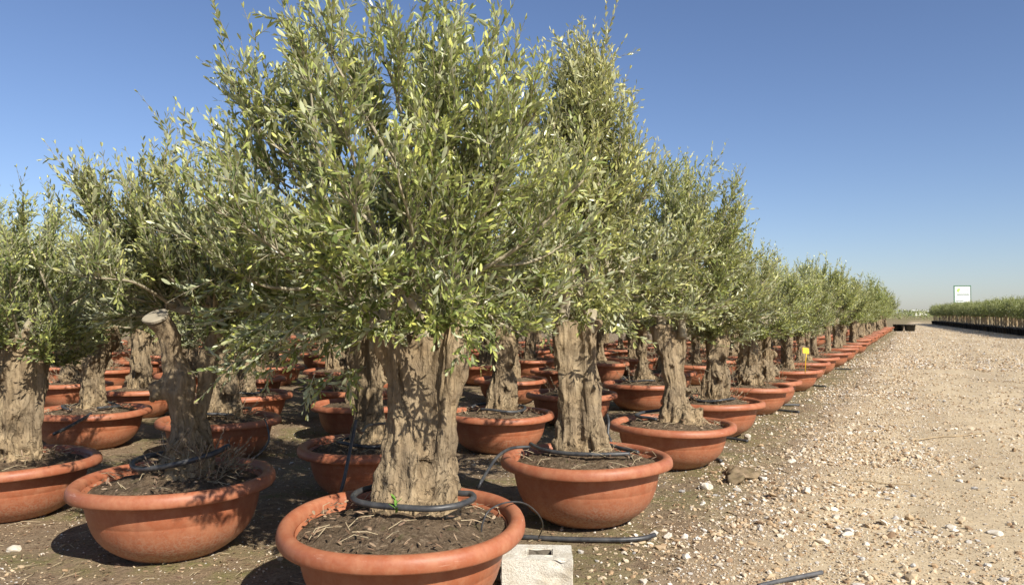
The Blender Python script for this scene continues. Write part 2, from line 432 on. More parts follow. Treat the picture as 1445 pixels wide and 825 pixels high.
tag(link("gravel_road", grid_mesh("gravel_road", RX, RY, RZ, [M['road']])), kind="structure")

# ------------------------------------------------------------------ loose gravel, litter
def ico(sub):
    bm = bmesh.new(); bmesh.ops.create_icosphere(bm, subdivisions=sub, radius=1)
    v = np.array([q.co[:] for q in bm.verts]); f = np.array([[q.index for q in p.verts] for p in bm.faces]); bm.free(); return v, f
rng = np.random.default_rng(5)
def stones(name, x, y, size, z, sub, tint, flat=.62):
    v0, f0 = ico(sub); nvar = 16; n = len(x)
    var = []
    for k in range(nvar):
        nrm = v0 * (1 + (fbm(v0 * 1.3 + 10 * k, k, 2)[:, None] - .5) * 1.3)
        # chip flat facets so that they read as crushed stone
        for _ in range(5):
            d = rng.normal(size=3); d /= np.linalg.norm(d); h = rng.uniform(.45, .8)
            e = nrm @ d; nrm = nrm - np.maximum(e - h, 0)[:, None] * d
        var.append(nrm)
    var = np.array(var); pick = rng.integers(0, nvar, n)
    P = var[pick] * np.stack([rng.uniform(.7, 1.3, n), rng.uniform(.6, 1.0, n), np.full(n, flat) * rng.uniform(.7, 1.2, n)], 1)[:, None, :] * size[:, None, None]
    a = rng.uniform(0, 6.28, n); ca, sa = np.cos(a)[:, None], np.sin(a)[:, None]
    tl = rng.normal(0, .25, n)[:, None]
    PX = P[:, :, 0] * ca - P[:, :, 1] * sa; PY = P[:, :, 0] * sa + P[:, :, 1] * ca
    PZ = P[:, :, 2] + PX * tl
    W = np.stack([PX + x[:, None], PY + y[:, None], PZ + (z + size * .18)[:, None]], -1)
    nv = v0.shape[0]
    Fs = (f0[None] + (np.arange(n) * nv)[:, None, None]).reshape(-1)
    return mesh_np(name, W.reshape(-1, 3), Fs, np.full(n * len(f0), 3), [M['stone']], np.repeat(tint, len(f0)), smooth=False)
def surf_z(x, y):
    s, t = x * U[0] + y * U[1], x * V[0] + y * V[1]
    l = road_left(s); r = road_right(s); on = (t > l) & (t < r)
    e = np.clip(np.minimum(t - l, r - t) / .25, 0, 1)
    return gz(x, y) + np.where(on, rz_extra(x, y, e), 0)
def scatter(n, smin, smax, dens):
    s = smin + (smax - smin) * rng.uniform(0, 1, n) ** 1.6; t = rng.uniform(-7.5, 5.5, n)
    keep = rng.uniform(0, 1, n) < dens(s, t); s, t = s[keep], t[keep]
    return s * U[0] + t * V[0], s * U[1] + t * V[1]
def dens_big(s, t):
    p = np.stack([s, t, s * 0], 1); patch = fbm(p * 1.1, 41)
    t0 = np.clip(.34 + .045 * s, .4, .85)
    d = np.exp(-((t + t0) / .75) ** 2) * 1.5 + .12 * (t > -1.2) + .07 * (t > -2.4) + .010
    d += .25 * np.exp(-((t - 1.6) / .5) ** 2)
    return np.clip(d * np.clip((patch - .28) * 3, .15, 1.2), 0, 1)
x, y = scatter(210000, 2.2, 34, dens_big)
size = np.clip(rng.lognormal(math.log(.0155), .42, len(x)), .007, .055)
z = surf_z(x, y); tn = rng.uniform(0, 1, len(x))
o = link("gravel", stones("gravel", x, y, size, z, 1, tn)); tag(o, kind="stuff")
x, y = scatter(60000, 24, 85, lambda s, t: np.clip(np.exp(-((t + .8) / .8) ** 2) + .35 * (t > -1.2) + .05, 0, 1))
size = np.clip(rng.lognormal(math.log(.024), .4, len(x)), .01, .07)
tag(link("far_gravel", stones("far_gravel", x, y, size, surf_z(x, y), 1, rng.uniform(0, 1, len(x)))), kind="stuff")
def dens_small(s, t):
    p = np.stack([s, t, s * 0], 1); patch = fbm(p * 1.6, 47)
    d = np.exp(-((t + .6) / .75) ** 2) + .30 * (t > -1.2) + .11
    return np.clip(d * np.clip((patch - .25) * 3, .2, 1.2), 0, 1)
x, y = scatter(400000, 2.2, 16, dens_small)
size = np.clip(rng.lognormal(math.log(.0065), .35, len(x)), .003, .015)
o = link("fine_gravel", stones("fine_gravel", x, y, size, surf_z(x, y), 1, rng.uniform(0, 1, len(x)))); tag(o, kind="stuff")

# ------------------------------------------------------------------ leaves
def unit(v): return v / np.maximum(np.linalg.norm(v, axis=-1, keepdims=True), 1e-9)
class Leaves:
    """collects leaf frames, then writes them all as one mesh"""
    def __init__(s): s.b = []; s.d = []; s.n = []; s.l = []; s.w = []; s.t = []
    def add(s, base, d, nrm, ln, wd, tint):
        s.b.append(base); s.d.append(d); s.n.append(nrm); s.l.append(ln); s.w.append(wd); s.t.append(tint)
    def prune(s, caps):               # boughs cut back round a capsule (a, b, radius)
        A = s.arrays(); keep = np.ones(len(A[0]), bool)
        for a, b, r in caps:
            a, b = np.array(a), np.array(b); ab = b - a
            q = A[0] + A[1] * A[3][:, None] * .5; t = np.clip((q - a) @ ab / (ab @ ab), 0, 1)
            keep &= np.linalg.norm(q - (a + t[:, None] * ab), axis=1) > r
        s.b, s.d, s.n, s.l, s.w, s.t = [[x[keep]] for x in A]
    def arrays(s): return [np.concatenate(a) for a in (s.b, s.d, s.n, s.l, s.w, s.t)]
    def mesh(s, name, m, hi=True):
        b, d, n, l, w_, t = s.arrays(); N = len(b)
        d = unit(d); side = unit(np.cross(d, n)); n = np.cross(side, d)
        l = l[:, None]; w_ = w_[:, None]
        curl = rng.uniform(-.06, .10, N)[:, None]; fold = rng.uniform(.05, .35, N)[:, None]
        mid = lambda f: b + d * l * f - n * l * curl * f * f
        up = n * w_ * fold
        if hi:
            P = [mid(0)]
            for f, q in ((.22, .36), (.52, .5), (.82, .36)):
                P += [mid(f), mid(f) + side * w_ * q + up * q, mid(f) - side * w_ * q + up * q]
            P.append(mid(1)); v = np.stack(P, 1)
            fl = [(0, 2, 1), (0, 1, 3), (1, 2, 5, 4), (3, 1, 4, 6), (4, 5, 8, 7), (6, 4, 7, 9), (8, 10, 7), (7, 10, 9)]
        else:
            up = n * w_ * fold
            v = np.stack([mid(0), mid(.28) + side * w_ * .42 + up * .42, mid(.70) + side * w_ * .46 + up * .46, mid(1),
                          mid(.70) - side * w_ * .46 + up * .46, mid(.28) - side * w_ * .42 + up * .42], 1)
            fl = [(0, 1, 2, 3), (0, 3, 4, 5)]
        nv = v.shape[1]
        pat = np.concatenate([np.array(f) for f in fl]); sz = np.array([len(f) for f in fl])
        loops = (pat[None] + (np.arange(N) * nv)[:, None]).ravel()
        return mesh_np(name, v.reshape(-1, 3), loops, np.tile(sz, N), [m], np.repeat(t, len(fl)), smooth=False)

UP = np.array([0, 0, 1.0])
def leafy_shoot(LV, p0, d, length, rg, lsize=.052, step=.024, tint0=.4, start=.08, bend=None):
    """leaf pairs along a shoot; returns the shoot's path"""
    n = max(3, int(length / step))
    f = np.linspace(start, 1, n)
    bend = rg.normal(0, .18, 3) + UP * .16 if bend is None else bend
    path = lambda q: p0 + np.outer(q, d) * length + np.outer(q * q, bend) * length
    pos = path(f); tan = unit(d + np.outer(2 * f, bend))
    a0 = rg.uniform(0, 6.28); ref = unit(np.cross(tan, np.array([.31, .17, .93]))); oth = np.cross(tan, ref)
    for sgn in (0, math.pi):
        ang = a0 + sgn + np.arange(n) * math.pi / 2 + rg.normal(0, .35, n)
        rad = ref * np.cos(ang)[:, None] + oth * np.sin(ang)[:, None]
        op = rg.uniform(.38, .85, n) * (1.05 - .40 * f)
        dd = tan * np.cos(op)[:, None] + rad * np.sin(op)[:, None] + rg.normal(0, .12, (n, 3))
        nn = tan * np.sin(op)[:, None] - rad * np.cos(op)[:, None]
        nn = -nn * -1.0
        nn = nn + rg.normal(0, .35, (n, 3)) + UP * .45 + np.array([.25, -.45, 0]) * 0
        ln = lsize * rg.uniform(.72, 1.2, n) * np.clip(1.15 - .50 * f ** 2, .5, 1.05)
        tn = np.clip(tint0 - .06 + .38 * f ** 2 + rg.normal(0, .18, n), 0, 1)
        keep = rg.uniform(0, 1, n) < .93
        LV.add(pos[keep], dd[keep], nn[keep], ln[keep], ln[keep] * rg.uniform(.25, .35, keep.sum()), tn[keep])
    return path(np.linspace(0, 1, 4))

def crown(name, seed, origin, shape, n_bough, shoots, lsize=.052, hi=True, step=.024, side=3, spikes=(), m=None, tint=.38, twig=True, drop=(), clear=None):
    """shape: function (azimuth, h 0..1) -> radius; z range; returns (leaf mesh, branch mesh)
       origin: list of trunk tops (x, y, z, r)"""
    rg = np.random.default_rng(seed); LV = Leaves(); B = Buf()
    (cx, cy), z0, z1, rad = shape
    tops = [np.array(t[:3]) for t in origin]
    targets = []
    ga = 2.39996
    for i in range(n_bough):
        h = ((i + .5) / n_bough) ** .92; az = i * ga + rg.normal(0, .25)
        r = rad(az, h) * rg.uniform(.62, .98)
        if rg.uniform() < .22: r *= rg.uniform(.3, .7)
        targets.append((np.array([cx + r * math.cos(az), cy + r * math.sin(az), z0 + (z1 - z0) * h * .93]), 1.0))
    for (tx, ty, tz, k) in spikes: targets.append((np.array([tx, ty, tz]), k))
    ctr = np.array([cx, cy, z0 + (z1 - z0) * .30])
    def blocked(*P):
        for a, b, r in (clear or ()):
            a_, b_ = np.array(a), np.array(b); ab = b_ - a_
            for p in P:
                t = min(max(float((p - a_) @ ab / (ab @ ab)), 0), 1)
                if np.linalg.norm(p - (a_ + t * ab)) < r * .95: return True
        return False
    # a few stout limbs, from which the boughs leave
    limbs = []
    for i in range(7):
        t = tops[i % len(tops)]; az = i * 2 * math.pi / 7 + rg.uniform(-.3, .3)
        e = np.array([cx + .34 * rad(az, .4) * math.cos(az), cy + .34 * rad(az, .4) * math.sin(az), z0 + (z1 - z0) * rg.uniform(.22, .45)])
        mid = (t + e) / 2 + np.array([0, 0, .06]) + rg.normal(0, .04, 3)
        pth = smooth_path([t - np.array([0, 0, .10]), t + (e - t) * .12 + UP * .03, mid, e], 4)
        if blocked(*[np.array(q) for q in pth[4:]]): continue
        B.tube(pth, list(np.linspace(.05, .016, len(pth))), 7, 0)
        limbs.append([np.array(q) for q in pth])

    for tgt, kind in targets:
        if blocked(tgt): continue
        best = min(limbs, key=lambda L: np.linalg.norm(L[-1] - tgt) * rg.uniform(.85, 1.2))
        q = best[rg.integers(len(best) // 2, len(best))]
        v = tgt - q; ln = np.linalg.norm(v) + 1e-6
        out = tgt - ctr; out[2] *= .5; out = unit(out)
        mid = q + v * .5 + rg.normal(0, .05, 3) - UP * .03 * (1 if kind > 0 else 0)
        if blocked(mid, (mid + tgt) / 2): continue
        pth = [np.array(p) for p in smooth_path([q, mid, tgt], 5)]
        B.tube(pth, list(np.linspace(.012 + .004 * min(ln, 1), .0045, len(pth))), 5, 0)
        # leader at the tip, then shoots along the outer part
        end = unit(v / ln * .5 + out * .2 + UP * .75 + rg.normal(0, .16, 3))
        Ls = []
        Ls.append((tgt, end, rg.uniform(.28, .46) * (1.0 if kind <= 1 else kind)))
        for k in range(shoots):
            f = rg.uniform(.22, 1.0) ** .7; i = min(int(f * (len(pth) - 1)), len(pth) - 2)
            p = pth[i] + (pth[i + 1] - pth[i]) * rg.uniform()
            hrel = (p[2] - z0) / (z1 - z0)
            upw = .22 + .88 * np.clip(hrel * 1.5, 0, 1)
            d = unit(v / ln * .45 + out * .35 + UP * upw + rg.normal(0, .50, 3))
            if hrel < .3: d[2] = max(d[2], -.05)
            Ls.append((p, d, rg.uniform(.18, .42)))
        for p, d, l in Ls:
            if blocked(p, p + d * l * .5, p + d * l): continue
            hrel = float(np.clip((p[2] - z0) / (z1 - z0), 0, 1))
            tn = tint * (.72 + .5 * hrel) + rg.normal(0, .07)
            path = leafy_shoot(LV, p, d, l, rg, lsize, step, tn)
            if twig: B.tube([Vector(q) for q in path], [.0042, .0034, .0024, .0012], 3, 0, False)
            for k in range(side):
                f = rg.uniform(.12, .75); b = p + (path[-1] - p) * f
                dd = unit(d * .7 + rg.normal(0, .55, 3) + UP * .12)
                pp = leafy_shoot(LV, b, dd, l * rg.uniform(.3, .55), rg, lsize * .93, step, tn + .03)
                if twig: B.tube([Vector(q) for q in (pp[0], pp[2], pp[3])], [.002, .0015, .0008], 3, 0, False)
    for (px_, py_, pz_, dx, dy, dz, l) in drop:   # loose low hanging sprays
        p = np.array([px_, py_, pz_]); d = unit(np.array([dx, dy, dz]))
        for k in range(9):
            pth = leafy_shoot(LV, p + rg.normal(0, .10, 3), unit(d + rg.normal(0, .35, 3)), l * rg.uniform(.6, 1), rg, lsize, step, tint * .8, bend=rg.normal(0, .1, 3))
            B.tube([Vector(q) for q in pth], [.0035, .003, .002, .001], 3, 0, False)
            for _ in range(2):
                b = pth[1]; leafy_shoot(LV, b, unit(d + rg.normal(0, .6, 3)), l * .45, rg, lsize, step, tint * .8)
    if clear: LV.prune(clear)
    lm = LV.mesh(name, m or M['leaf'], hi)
    bmesh_ = B.mesh(name + "_branches", [M['twig']], True)
    return lm, bmesh_

def rad_round(R0, k=.22, ph=0, lobes=3, bottom=.62):
    def f(az, h):
        e = math.sin(math.pi * min(max(.12 + h * .80, 0), 1)) ** .62
        e = max(e, bottom * (1 - h))
        return R0 * e * (1 + k * math.sin(lobes * az + ph) * .6 + k * .4 * math.sin((lobes + 2) * az + 2 * ph + 4 * h))
    return f
def rad_cone(R0, ph=0, p=.75):
    def f(az, h):
        e = min(1, .7 + h * 2.2) * (1 - h) ** p + .10
        return R0 * e * (1 + .18 * math.sin(3 * az + ph + 5 * h))
    return f

# ------------------------------------------------------------------ trunks
def trunk(name, seed, stems, knobs=(), flat=None, groove=.030, voxel=.014):
    """tapered stems fused into one gnarled surface. stems: lists of (x, y, z, r)"""
    B = Buf()
    for stm in stems:
        p = smooth_path([q[:3] for q in stm], 5) if len(stm) > 2 else [Vector(q[:3]) for q in stm]
        rr = np.interp(np.linspace(0, len(stm) - 1, len(p)), range(len(stm)), [q[3] for q in stm])
        B.tube(p, list(rr), 16)
    for (x, y, z, r) in knobs:
        b = len(B.v); v0, f0 = ico(2)
        for v in v0: B.v.append(Vector((x + v[0] * r, y + v[1] * r, z + v[2] * r * 1.15)))
        for f in f0: B.f.append(tuple(int(i) + b for i in f)); B.m.append(0)
    me = mesh_from(name + "_raw", B.v, B.f, [M['bark']], True)
    o = bpy.data.objects.new(name + "_raw", me); COL.objects.link(o)
    md = o.modifiers.new("r", 'REMESH'); md.mode = 'VOXEL'; md.voxel_size = voxel; md.use_smooth_shade = True
    sm = o.modifiers.new("s", 'SMOOTH'); sm.factor = .5; sm.iterations = 5
    dg = bpy.context.evaluated_depsgraph_get()
    out = bpy.data.meshes.new_from_object(o.evaluated_get(dg)); out.name = name
    bpy.data.objects.remove(o)
    n = len(out.vertices); co = np.empty(n * 3); no = np.empty(n * 3)
    out.vertices.foreach_get("co", co); out.vertices.foreach_get("normal", no)
    co = co.reshape(-1, 3); no = no.reshape(-1, 3)
    sc = np.array([1, 1, .16])
    wob = np.stack([fbm(co * 3 + 7, seed, 2), fbm(co * 3 + 17, seed + 1, 2), fbm(co * 3 + 27, seed + 2, 2)], 1) - .5
    g = fbm((co + wob * .10) * sc * 11, seed + 3, 4)
    ridge = 1 - np.abs(2 * g - 1) * 2.2
    kn = fbm(co * 7, seed + 5, 3) - .5
    fine = fbm(co * np.array([1, 1, .45]) * 30, seed + 9, 3) - .5
    low = np.clip((.85 - co[:, 2]) / .4, 0, 1)
    d = -np.clip(ridge, -.3, 1) * groove + kn * (.05 + .05 * low) + fine * (.018 + .03 * low)
    if flat is not None:           # keep a sawn end flat
        c, nrm, rad_ = Vector(flat[0]), Vector(flat[1]).normalized(), flat[2]
        dd = np.linalg.norm(co - np.array(c), axis=1); d = d * np.clip((dd - rad_ * .6) / (rad_ * 1.6), .05, 1)
    big = fbm(co * np.array([3.6, 3.6, 2.6]) + 31, seed + 21, 2) - .5
    pit = np.clip(fbm(co * np.array([7, 7, 4.5]) + 53, seed + 33, 2) - .60, 0, 1)
    damp = 1.0 if flat is None else np.clip((dd - rad_ * .6) / (rad_ * 1.6), .0, 1)
    d = d + (big * .10 - pit * .20 - .010) * damp
    co = co + no * d[:, None]
    out.vertices.foreach_set("co", co.ravel().astype(np.float32)); out.update()
    return out

def suckers(name, seed, n=60, rx=.30, zlo=.42, zhi=.95, tall=.22, off=(0, 0)):
    """withered shoots round a trunk's foot"""
    rg = np.random.default_rng(seed); LV = Leaves(); B = Buf()
    for i in range(n):
        a = rg.uniform(0, 6.28); r = rx * rg.uniform(.55, 1.15)
        z = rg.uniform(zlo, zhi) if rg.uniform() < .5 else zlo
        rr = r * (1 - .35 * (z - zlo) / max(zhi - zlo, .1))
        p = np.array([rr * math.cos(a) + off[0], rr * math.sin(a) + off[1], z])
        d = unit(np.array([math.cos(a) * .7, math.sin(a) * .7, .55]) + rg.normal(0, .35, 3))
        pth = leafy_shoot(LV, p, d, tall * rg.uniform(.4, 1.1), rg, .034, .022, .45)
        B.tube([Vector(q) for q in pth], [.003, .0025, .002, .001], 3, 0, False)
    lm = LV.mesh(name, M['dry'], False)
    lm.materials.append(M['twig'])
    # twigs into the same mesh
    bm = bmesh.new(); bm.from_mesh(lm); k = len(bm.verts)
    vs = [bm.verts.new(v) for v in B.v]
    for f in B.f:
        q = bm.faces.new([vs[i] for i in f]); q.material_index = 1
    bm.to_mesh(lm); bm.free(); return lm

# ------------------------------------------------------------------ pots
POT_H = .43; POT_R = .655
def pot_meshes():
    body = [(0, .012), (.235, .012), (.27, .0), (.296, .003), (.318, .014), (.358, .034), (.406, .062), (.448, .094), (.482, .130), (.507, .170), (.523, .210), (.5285, .228), (.529, .233), (.5315, .236), (.541, .275), (.551, .325), (.558, .372),
            (.566, .380), (.556, .384), (.545, .33), (.52, .25), (.48, .18), (0, .16)]
    v, f = lathe(body, 96)
    bowl = mesh_from("bowl", v, f, [M['pot']], True)
    rim = []
    ro, ri, zb, zt = .655, .535, .345, POT_H
    rim += [(.585, .372), (.612, .362), (.634, .357), (.647, .359), (.6535, .368), (.655, .383), (.652, .400), (.644, .414), (.631, .4235), (.615, .4275), (.598, .426), (.583, .420), (.572, .409), (.566, .392), (.561, .36), (.569, .352), (.585, .372)]
    v, f = lathe(rim, 96)
    v2 = []
    for (x, y, z) in v:            # plastic pots are never quite true
        a = math.atan2(y, x); k = 1 + .006 * math.sin(2 * a + .5) + .003 * math.sin(5 * a)
        v2.append((x * k, y * k, z + .004 * math.sin(3 * a)))
    rimm = mesh_from("rim", v2, f, [M['pot']], True)
    return bowl, rimm
BOWL, RIM = pot_meshes()
def soil_mesh(seed, mound=.09, edge=.365):
    nr, ns = 22, 72; v = [(0, 0, edge + mound)]; f = []
    for i in range(1, nr + 1):
        for k in range(ns):
            a = 2 * math.pi * k / ns; r = .55 * i / nr
            v.append((r * math.cos(a), r * math.sin(a), edge + mound * (1 - (i / nr) ** 1.6)))
    v = np.array(v); v[:, 2] += (fbm(v * 7, seed) - .5) * .07 + (fbm(v * 28, seed + 4, 3) - .5) * .03
    for k in range(ns): f.append((0, 1 + k, 1 + (k + 1) % ns))
    for i in range(nr - 1):
        for k in range(ns):
            a = 1 + i * ns + k; b = 1 + i * ns + (k + 1) % ns
            f.append((a, a + ns, b + ns, b))
    return mesh_from("soil", v, f, [M['soil']], True)
SOIL = [soil_mesh(60 + k) for k in range(4)]
def litter_mesh(name, seed, n=260, r0=.16, r1=.53, straw=30):
    rg = np.random.default_rng(seed); LV = Leaves()
    a = rg.uniform(0, 6.28, n); r = np.sqrt(rg.uniform(r0 ** 2, r1 ** 2, n))
    z = .375 + .09 * (1 - (r / .546) ** 1.6) + rg.uniform(.01, .035, n)
    d = rg.normal(0, 1, (n, 3)); d[:, 2] *= .25
    LV.add(np.stack([r * np.cos(a), r * np.sin(a), z], 1), unit(d), UP + rg.normal(0, .35, (n, 3)), rg.uniform(.015, .058, n), rg.uniform(.005, .016, n), rg.uniform(.1, 1, n))
    me = LV.mesh(name, M['dry'], True); me.materials.append(M['straw'])
    B = Buf()
    for i in range(straw):
        a = rg.uniform(0, 6.28); rr = math.sqrt(rg.uniform(r0 ** 2, r1 ** 2)); zz = .395 + .08 * (1 - (rr / .546) ** 1.6)
        p = Vector((rr * math.cos(a), rr * math.sin(a), zz)); b = rg.uniform(0, 6.28); l = rg.uniform(.06, .18)
        q = p + Vector((math.cos(b) * l, math.sin(b) * l, rg.uniform(0, .04)))
        q2 = p + Vector((math.cos(b + .3) * l * .5, math.sin(b + .3) * l * .5, .025))
        if math.hypot(q.x, q.y) > .54: continue
        B.tube([p, q2, q], .0018, 4, 1)
    bm = bmesh.new(); bm.from_mesh(me); vs = [bm.verts.new(v) for v in B.v]
    for f in B.f: bm.faces.new([vs[i] for i in f]).material_index = 1
    bm.to_mesh(me); bm.free(); return me
LITTER = [litter_mesh("leaf_litter", 90 + k) for k in range(3)]

# ------------------------------------------------------------------ tree kinds
T_A = trunk("trunk", 1, [
    [(.15, .06, .36, .17), (.19, .08, .6, .125), (.205, .10, .95, .105), (.25, .10, 1.25, .118), (.29, .10, 1.55, .10)],
    [(-.04, .06, .36, .18), (-.02, .08, .62, .140), (-.015, .10, .95, .125), (-.06, .10, 1.2, .12), (-.16, .1, 1.42, .09)],
    [(.08, .18, .36, .17), (.09, .20, .8, .12), (.08, .22, 1.4, .10)],
    [(.24, .02, .34, .09), (.22, .03, .52, .07), (.20, .06, .8, .05)], [(-.15, .0, .34, .09), (-.12, .03, .52, .075), (-.07, .06, .8, .05)],
    [(.05, -.06, .34, .10), (.05, -.03, .5, .07), (.05, .0, .75, .05)]],
    [(-.04, .0, .93, .055), (.08, -.02, .72, .06), (.17, .0, .55, .05), (-.06, -.03, .58, .05)], groove=.027, voxel=.011)
T_B = trunk("trunk", 2, [
    [(-.13, .02, .36, .125), (-.13, .02, .7, .108), (-.15, .02, 1.05, .112), (-.19, .02, 1.45, .115)],
    [(.07, -.02, .36, .135), (.05, -.02, .65, .112), (.03, .0, 1.0, .105), (.03, .02, 1.45, .105)],
    [(.13, -.06, .34, .07), (.11, -.04, .5, .05), (.07, -.02, .7, .04)], [(-.19, -.02, .34, .07), (-.17, 0, .5, .05), (-.14, 0, .7, .04)]],
    [(.06, -.10, .93, .04), (-.2, -.06, 1.1, .04), (.10, -.08, 1.0, .035)], groove=.016, voxel=.011)
T_C = trunk("trunk", 3, [
    [(.08, .02, .38, .21), (.06, .02, .55, .155), (.02, .02, .8, .115), (-.04, .02, 1.1, .12), (-.12, .02, 1.45, .13)],
    [(.22, -.02, .36, .13), (.14, .0, .6, .10), (.10, .03, .95, .085), (.12, .05, 1.4, .08)],
    [(-.1, .0, .36, .12), (-.03, .02, .6, .09), (0, .02, .9, .06)], [(.32, -.02, .36, .10), (.24, .0, .52, .07), (.14, 0, .7, .04)],
    [(.12, -.14, .36, .12), (.09, -.08, .55, .08), (.05, -.02, .8, .05)]],
    [(.0, -.06, 1.02, .06), (.10, -.1, .62, .07), (.28, -.06, .55, .06), (.2, -.08, .75, .05), (-.07, -.05, 1.25, .06)], groove=.034)
SX, SY, SZ = -.10, -.10, 1.455
T_J = trunk("trunk", 4, [
    [(.08, .02, .38, .19), (.06, .02, .6, .145), (.03, .0, .85, .118), (-.02, .0, 1.08, .098), (-.055, -.01, 1.23, .082), (-.068, -.035, 1.36, .078), (SX, SY, SZ, .076)],
    [(.13, .12, .36, .12), (.12, .15, .7, .085), (.11, .22, 1.05, .07), (.13, .28, 1.4, .065)],
    [(-.10, .0, .36, .08), (-.07, .02, .55, .07), (-.01, .02, .8, .05)], [(.05, -.15, .36, .10), (.05, -.09, .55, .08), (.04, -.04, .8, .06)]],
    [(-.13, -.05, 1.0, .06), (-.15, -.04, .93, .05), (-.10, -.08, .95, .05), (.02, -.13, .62, .05), (-.13, -.06, .5, .05), (.17, -.06, .55, .06)],
    flat=((SX, SY, SZ), (-.13, -.5, 1), .09), groove=.022, voxel=.011)
T_K = trunk("trunk", 5, [
    [(.0, .0, .36, .24), (.02, .0, .65, .20), (.03, .0, 1.0, .19), (.05, 0, 1.4, .17)],
    [(.18, .0, .36, .13), (.17, .0, .7, .12), (.18, .02, 1.1, .12), (.2, .02, 1.45, .12)], [(-.2, .0, .36, .14), (-.17, 0, .7, .11), (-.14, .02, 1.4, .1)]],
    [(-.1, -.17, .85, .09), (.02, -.19, 1.1, .09), (.16, -.13, .8, .07), (-.15, -.12, .55, .09), (.08, -.18, .55, .08)], groove=.045)
T_L = trunk("trunk", 6, [
    [(.0, .0, .36, .2), (.0, .0, .6, .165), (.02, .0, .9, .18), (.08, 0, 1.2, .20), (.16, 0, 1.42, .16)],
    [(.0, .04, .6, .14), (-.08, .04, 1.0, .13), (-.2, .05, 1.45, .11)], [(.15, 0, .36, .1), (.12, 0, .6, .08), (.1, 0, .8, .06)]],
    [(-.05, -.15, .95, .09), (.12, -.17, 1.05, .08), (.05, -.18, 1.2, .08), (.0, -.13, .7, .06)], groove=.045)
T_M = trunk("trunk", 8, [
    [(.0, .0, .36, .28), (.0, .0, .6, .23), (.0, .0, .85, .185), (-.02, 0, 1.1, .17), (-.08, 0, 1.45, .12)],
    [(.0, .04, .6, .14), (.08, .04, 1.0, .13), (.17, .05, 1.45, .10)]],
    [(-.12, -.17, .6, .08), (.12, -.18, .75, .09), (.02, -.16, .95, .08), (.2, -.1, .5, .09), (-.22, -.05, .5, .09)], groove=.05)
T_D = trunk("trunk", 9, [
    [(.02, .0, .36, .2), (.02, .0, .65, .15), (.0, .0, 1.0, .12), (-.03, 0, 1.5, .12)],
    [(.14, .03, .36, .14), (.13, .03, .8, .12), (.13, .03, 1.2, .10), (.15, .05, 1.5, .09)], [(-.14, -.02, .36, .11), (-.1, 0, .6, .08), (-.06, 0, .9, .05)]],
    [(.05, -.12, .7, .07), (-.08, -.1, .95, .05), (.16, -.09, .95, .05)], groove=.04)
TRUNKS = dict(A=T_A, B=T_B, C=T_C, J=T_J, K=T_K, L=T_L, M=T_M, D=T_D)
def cut_face():
    n = Vector((-.15, -.58, 1)).normalized(); x = n.orthogonal().normalized(); y = n.cross(x)
    v = []; f = []
    for ring, (rr, dz) in enumerate(((.0, .0), (.045, .001), (.076, .0), (.082, -.006), (.080, -.022))):
        for k in range(28):
            a = 2 * math.pi * k / 28; q = rr * (1 + .05 * math.sin(3 * a) + .03 * math.sin(5 * a + 1))
            v.append(Vector((SX, SY, SZ)) + n * .022 + (x * math.cos(a) + y * math.sin(a)) * q + n * dz)
    for i in range(4):
        for k in range(28):
            k2 = (k + 1) % 28
            f.append((i * 28 + k, i * 28 + k2, (i + 1) * 28 + k2, (i + 1) * 28 + k) if i else (k, 28 + k2, 28 + k))
    return mesh_from("sawn_end", v, f, [M['cut']], False)
CUT = cut_face()

LS = .060; STP = .031; LSB = .061; STPB = .032
C_A = crown("crown", 101, [(.29, .1, 1.5), (-.16, .1, 1.4), (.08, .2, 1.4)], ((-.06, .15), 1.38, 2.98, rad_round(1.08, .18, .6, bottom=.86)), 64, 12, LSB, step=STPB,
            spikes=[(.20, .1, 2.90, 1.5), (.27, .05, 2.92, 1.3), (-.56, .05, 2.80, 1.3), (-.82, .0, 2.62, 1.2), (-.98, .0, 2.25, 1.0), (-.08, .1, 2.92, 1.1), (-.35, .1, 2.92, 1.1), (.52, .1, 2.72, 1.2), (-1.05, -.05, 1.9, 1.0)], tint=.42,
            clear=[((-1.77, .86, 1.42), (-1.25, -.3, 1.44), .24)],
            drop=[(-.45, -.1, 1.42, -.8, -.2, -.35, .32), (-.75, 0, 1.45, -.7, -.1, -.5, .32), (-.85, .15, 1.36, -.5, -.1, -.8, .34), (-.5, .2, 1.3, -.4, -.2, -.8, .3), (.3, -.25, 1.5, .4, -.5, -.35, .25), (-.1, -.3, 1.5, -.3, -.6, -.3, .25), (-.9, .1, 1.6, -.8, 0, -.4, .35)])
C_B = crown("crown", 102, [(.03, 0, 1.45), (-.19, 0, 1.45)], ((-.03, .05), 1.42, 3.5, rad_cone(1.10, .3, 1.35)), 60, 12, LSB, step=STPB,
            spikes=[(.12, 0, 3.38, 1.3), (.06, 0, 3.2, 1.2), (-.10, .0, 3.2, 1.2), (.20, 0, 3.0, 1.1), (-.33, 0, 2.9, 1.1), (.30, -.05, 2.65, 1), (-.42, 0, 2.7, 1), (.45, 0, 2.4, 1)], tint=.58,
            drop=[(-.1, -.4, 1.5, -.2, -.7, -.2, .25), (.2, -.35, 1.5, .4, -.6, -.25, .25)])
C_C = crown("crown", 103, [(-.12, 0, 1.45), (.12, .05, 1.4)], ((.05, .05), 1.45, 2.95, rad_round(.84, .2, 2.1)), 46, 12, LS, hi=False, step=STP,
            spikes=[(.38, 0, 2.78, 1.1), (.3, .1, 2.7, 1), (-.1, 0, 2.85, 1.0), (.66, 0, 2.45, 1.0), (.05, 0, 2.88, 1.0), (.6, .1, 2.3, 1)], tint=.40)
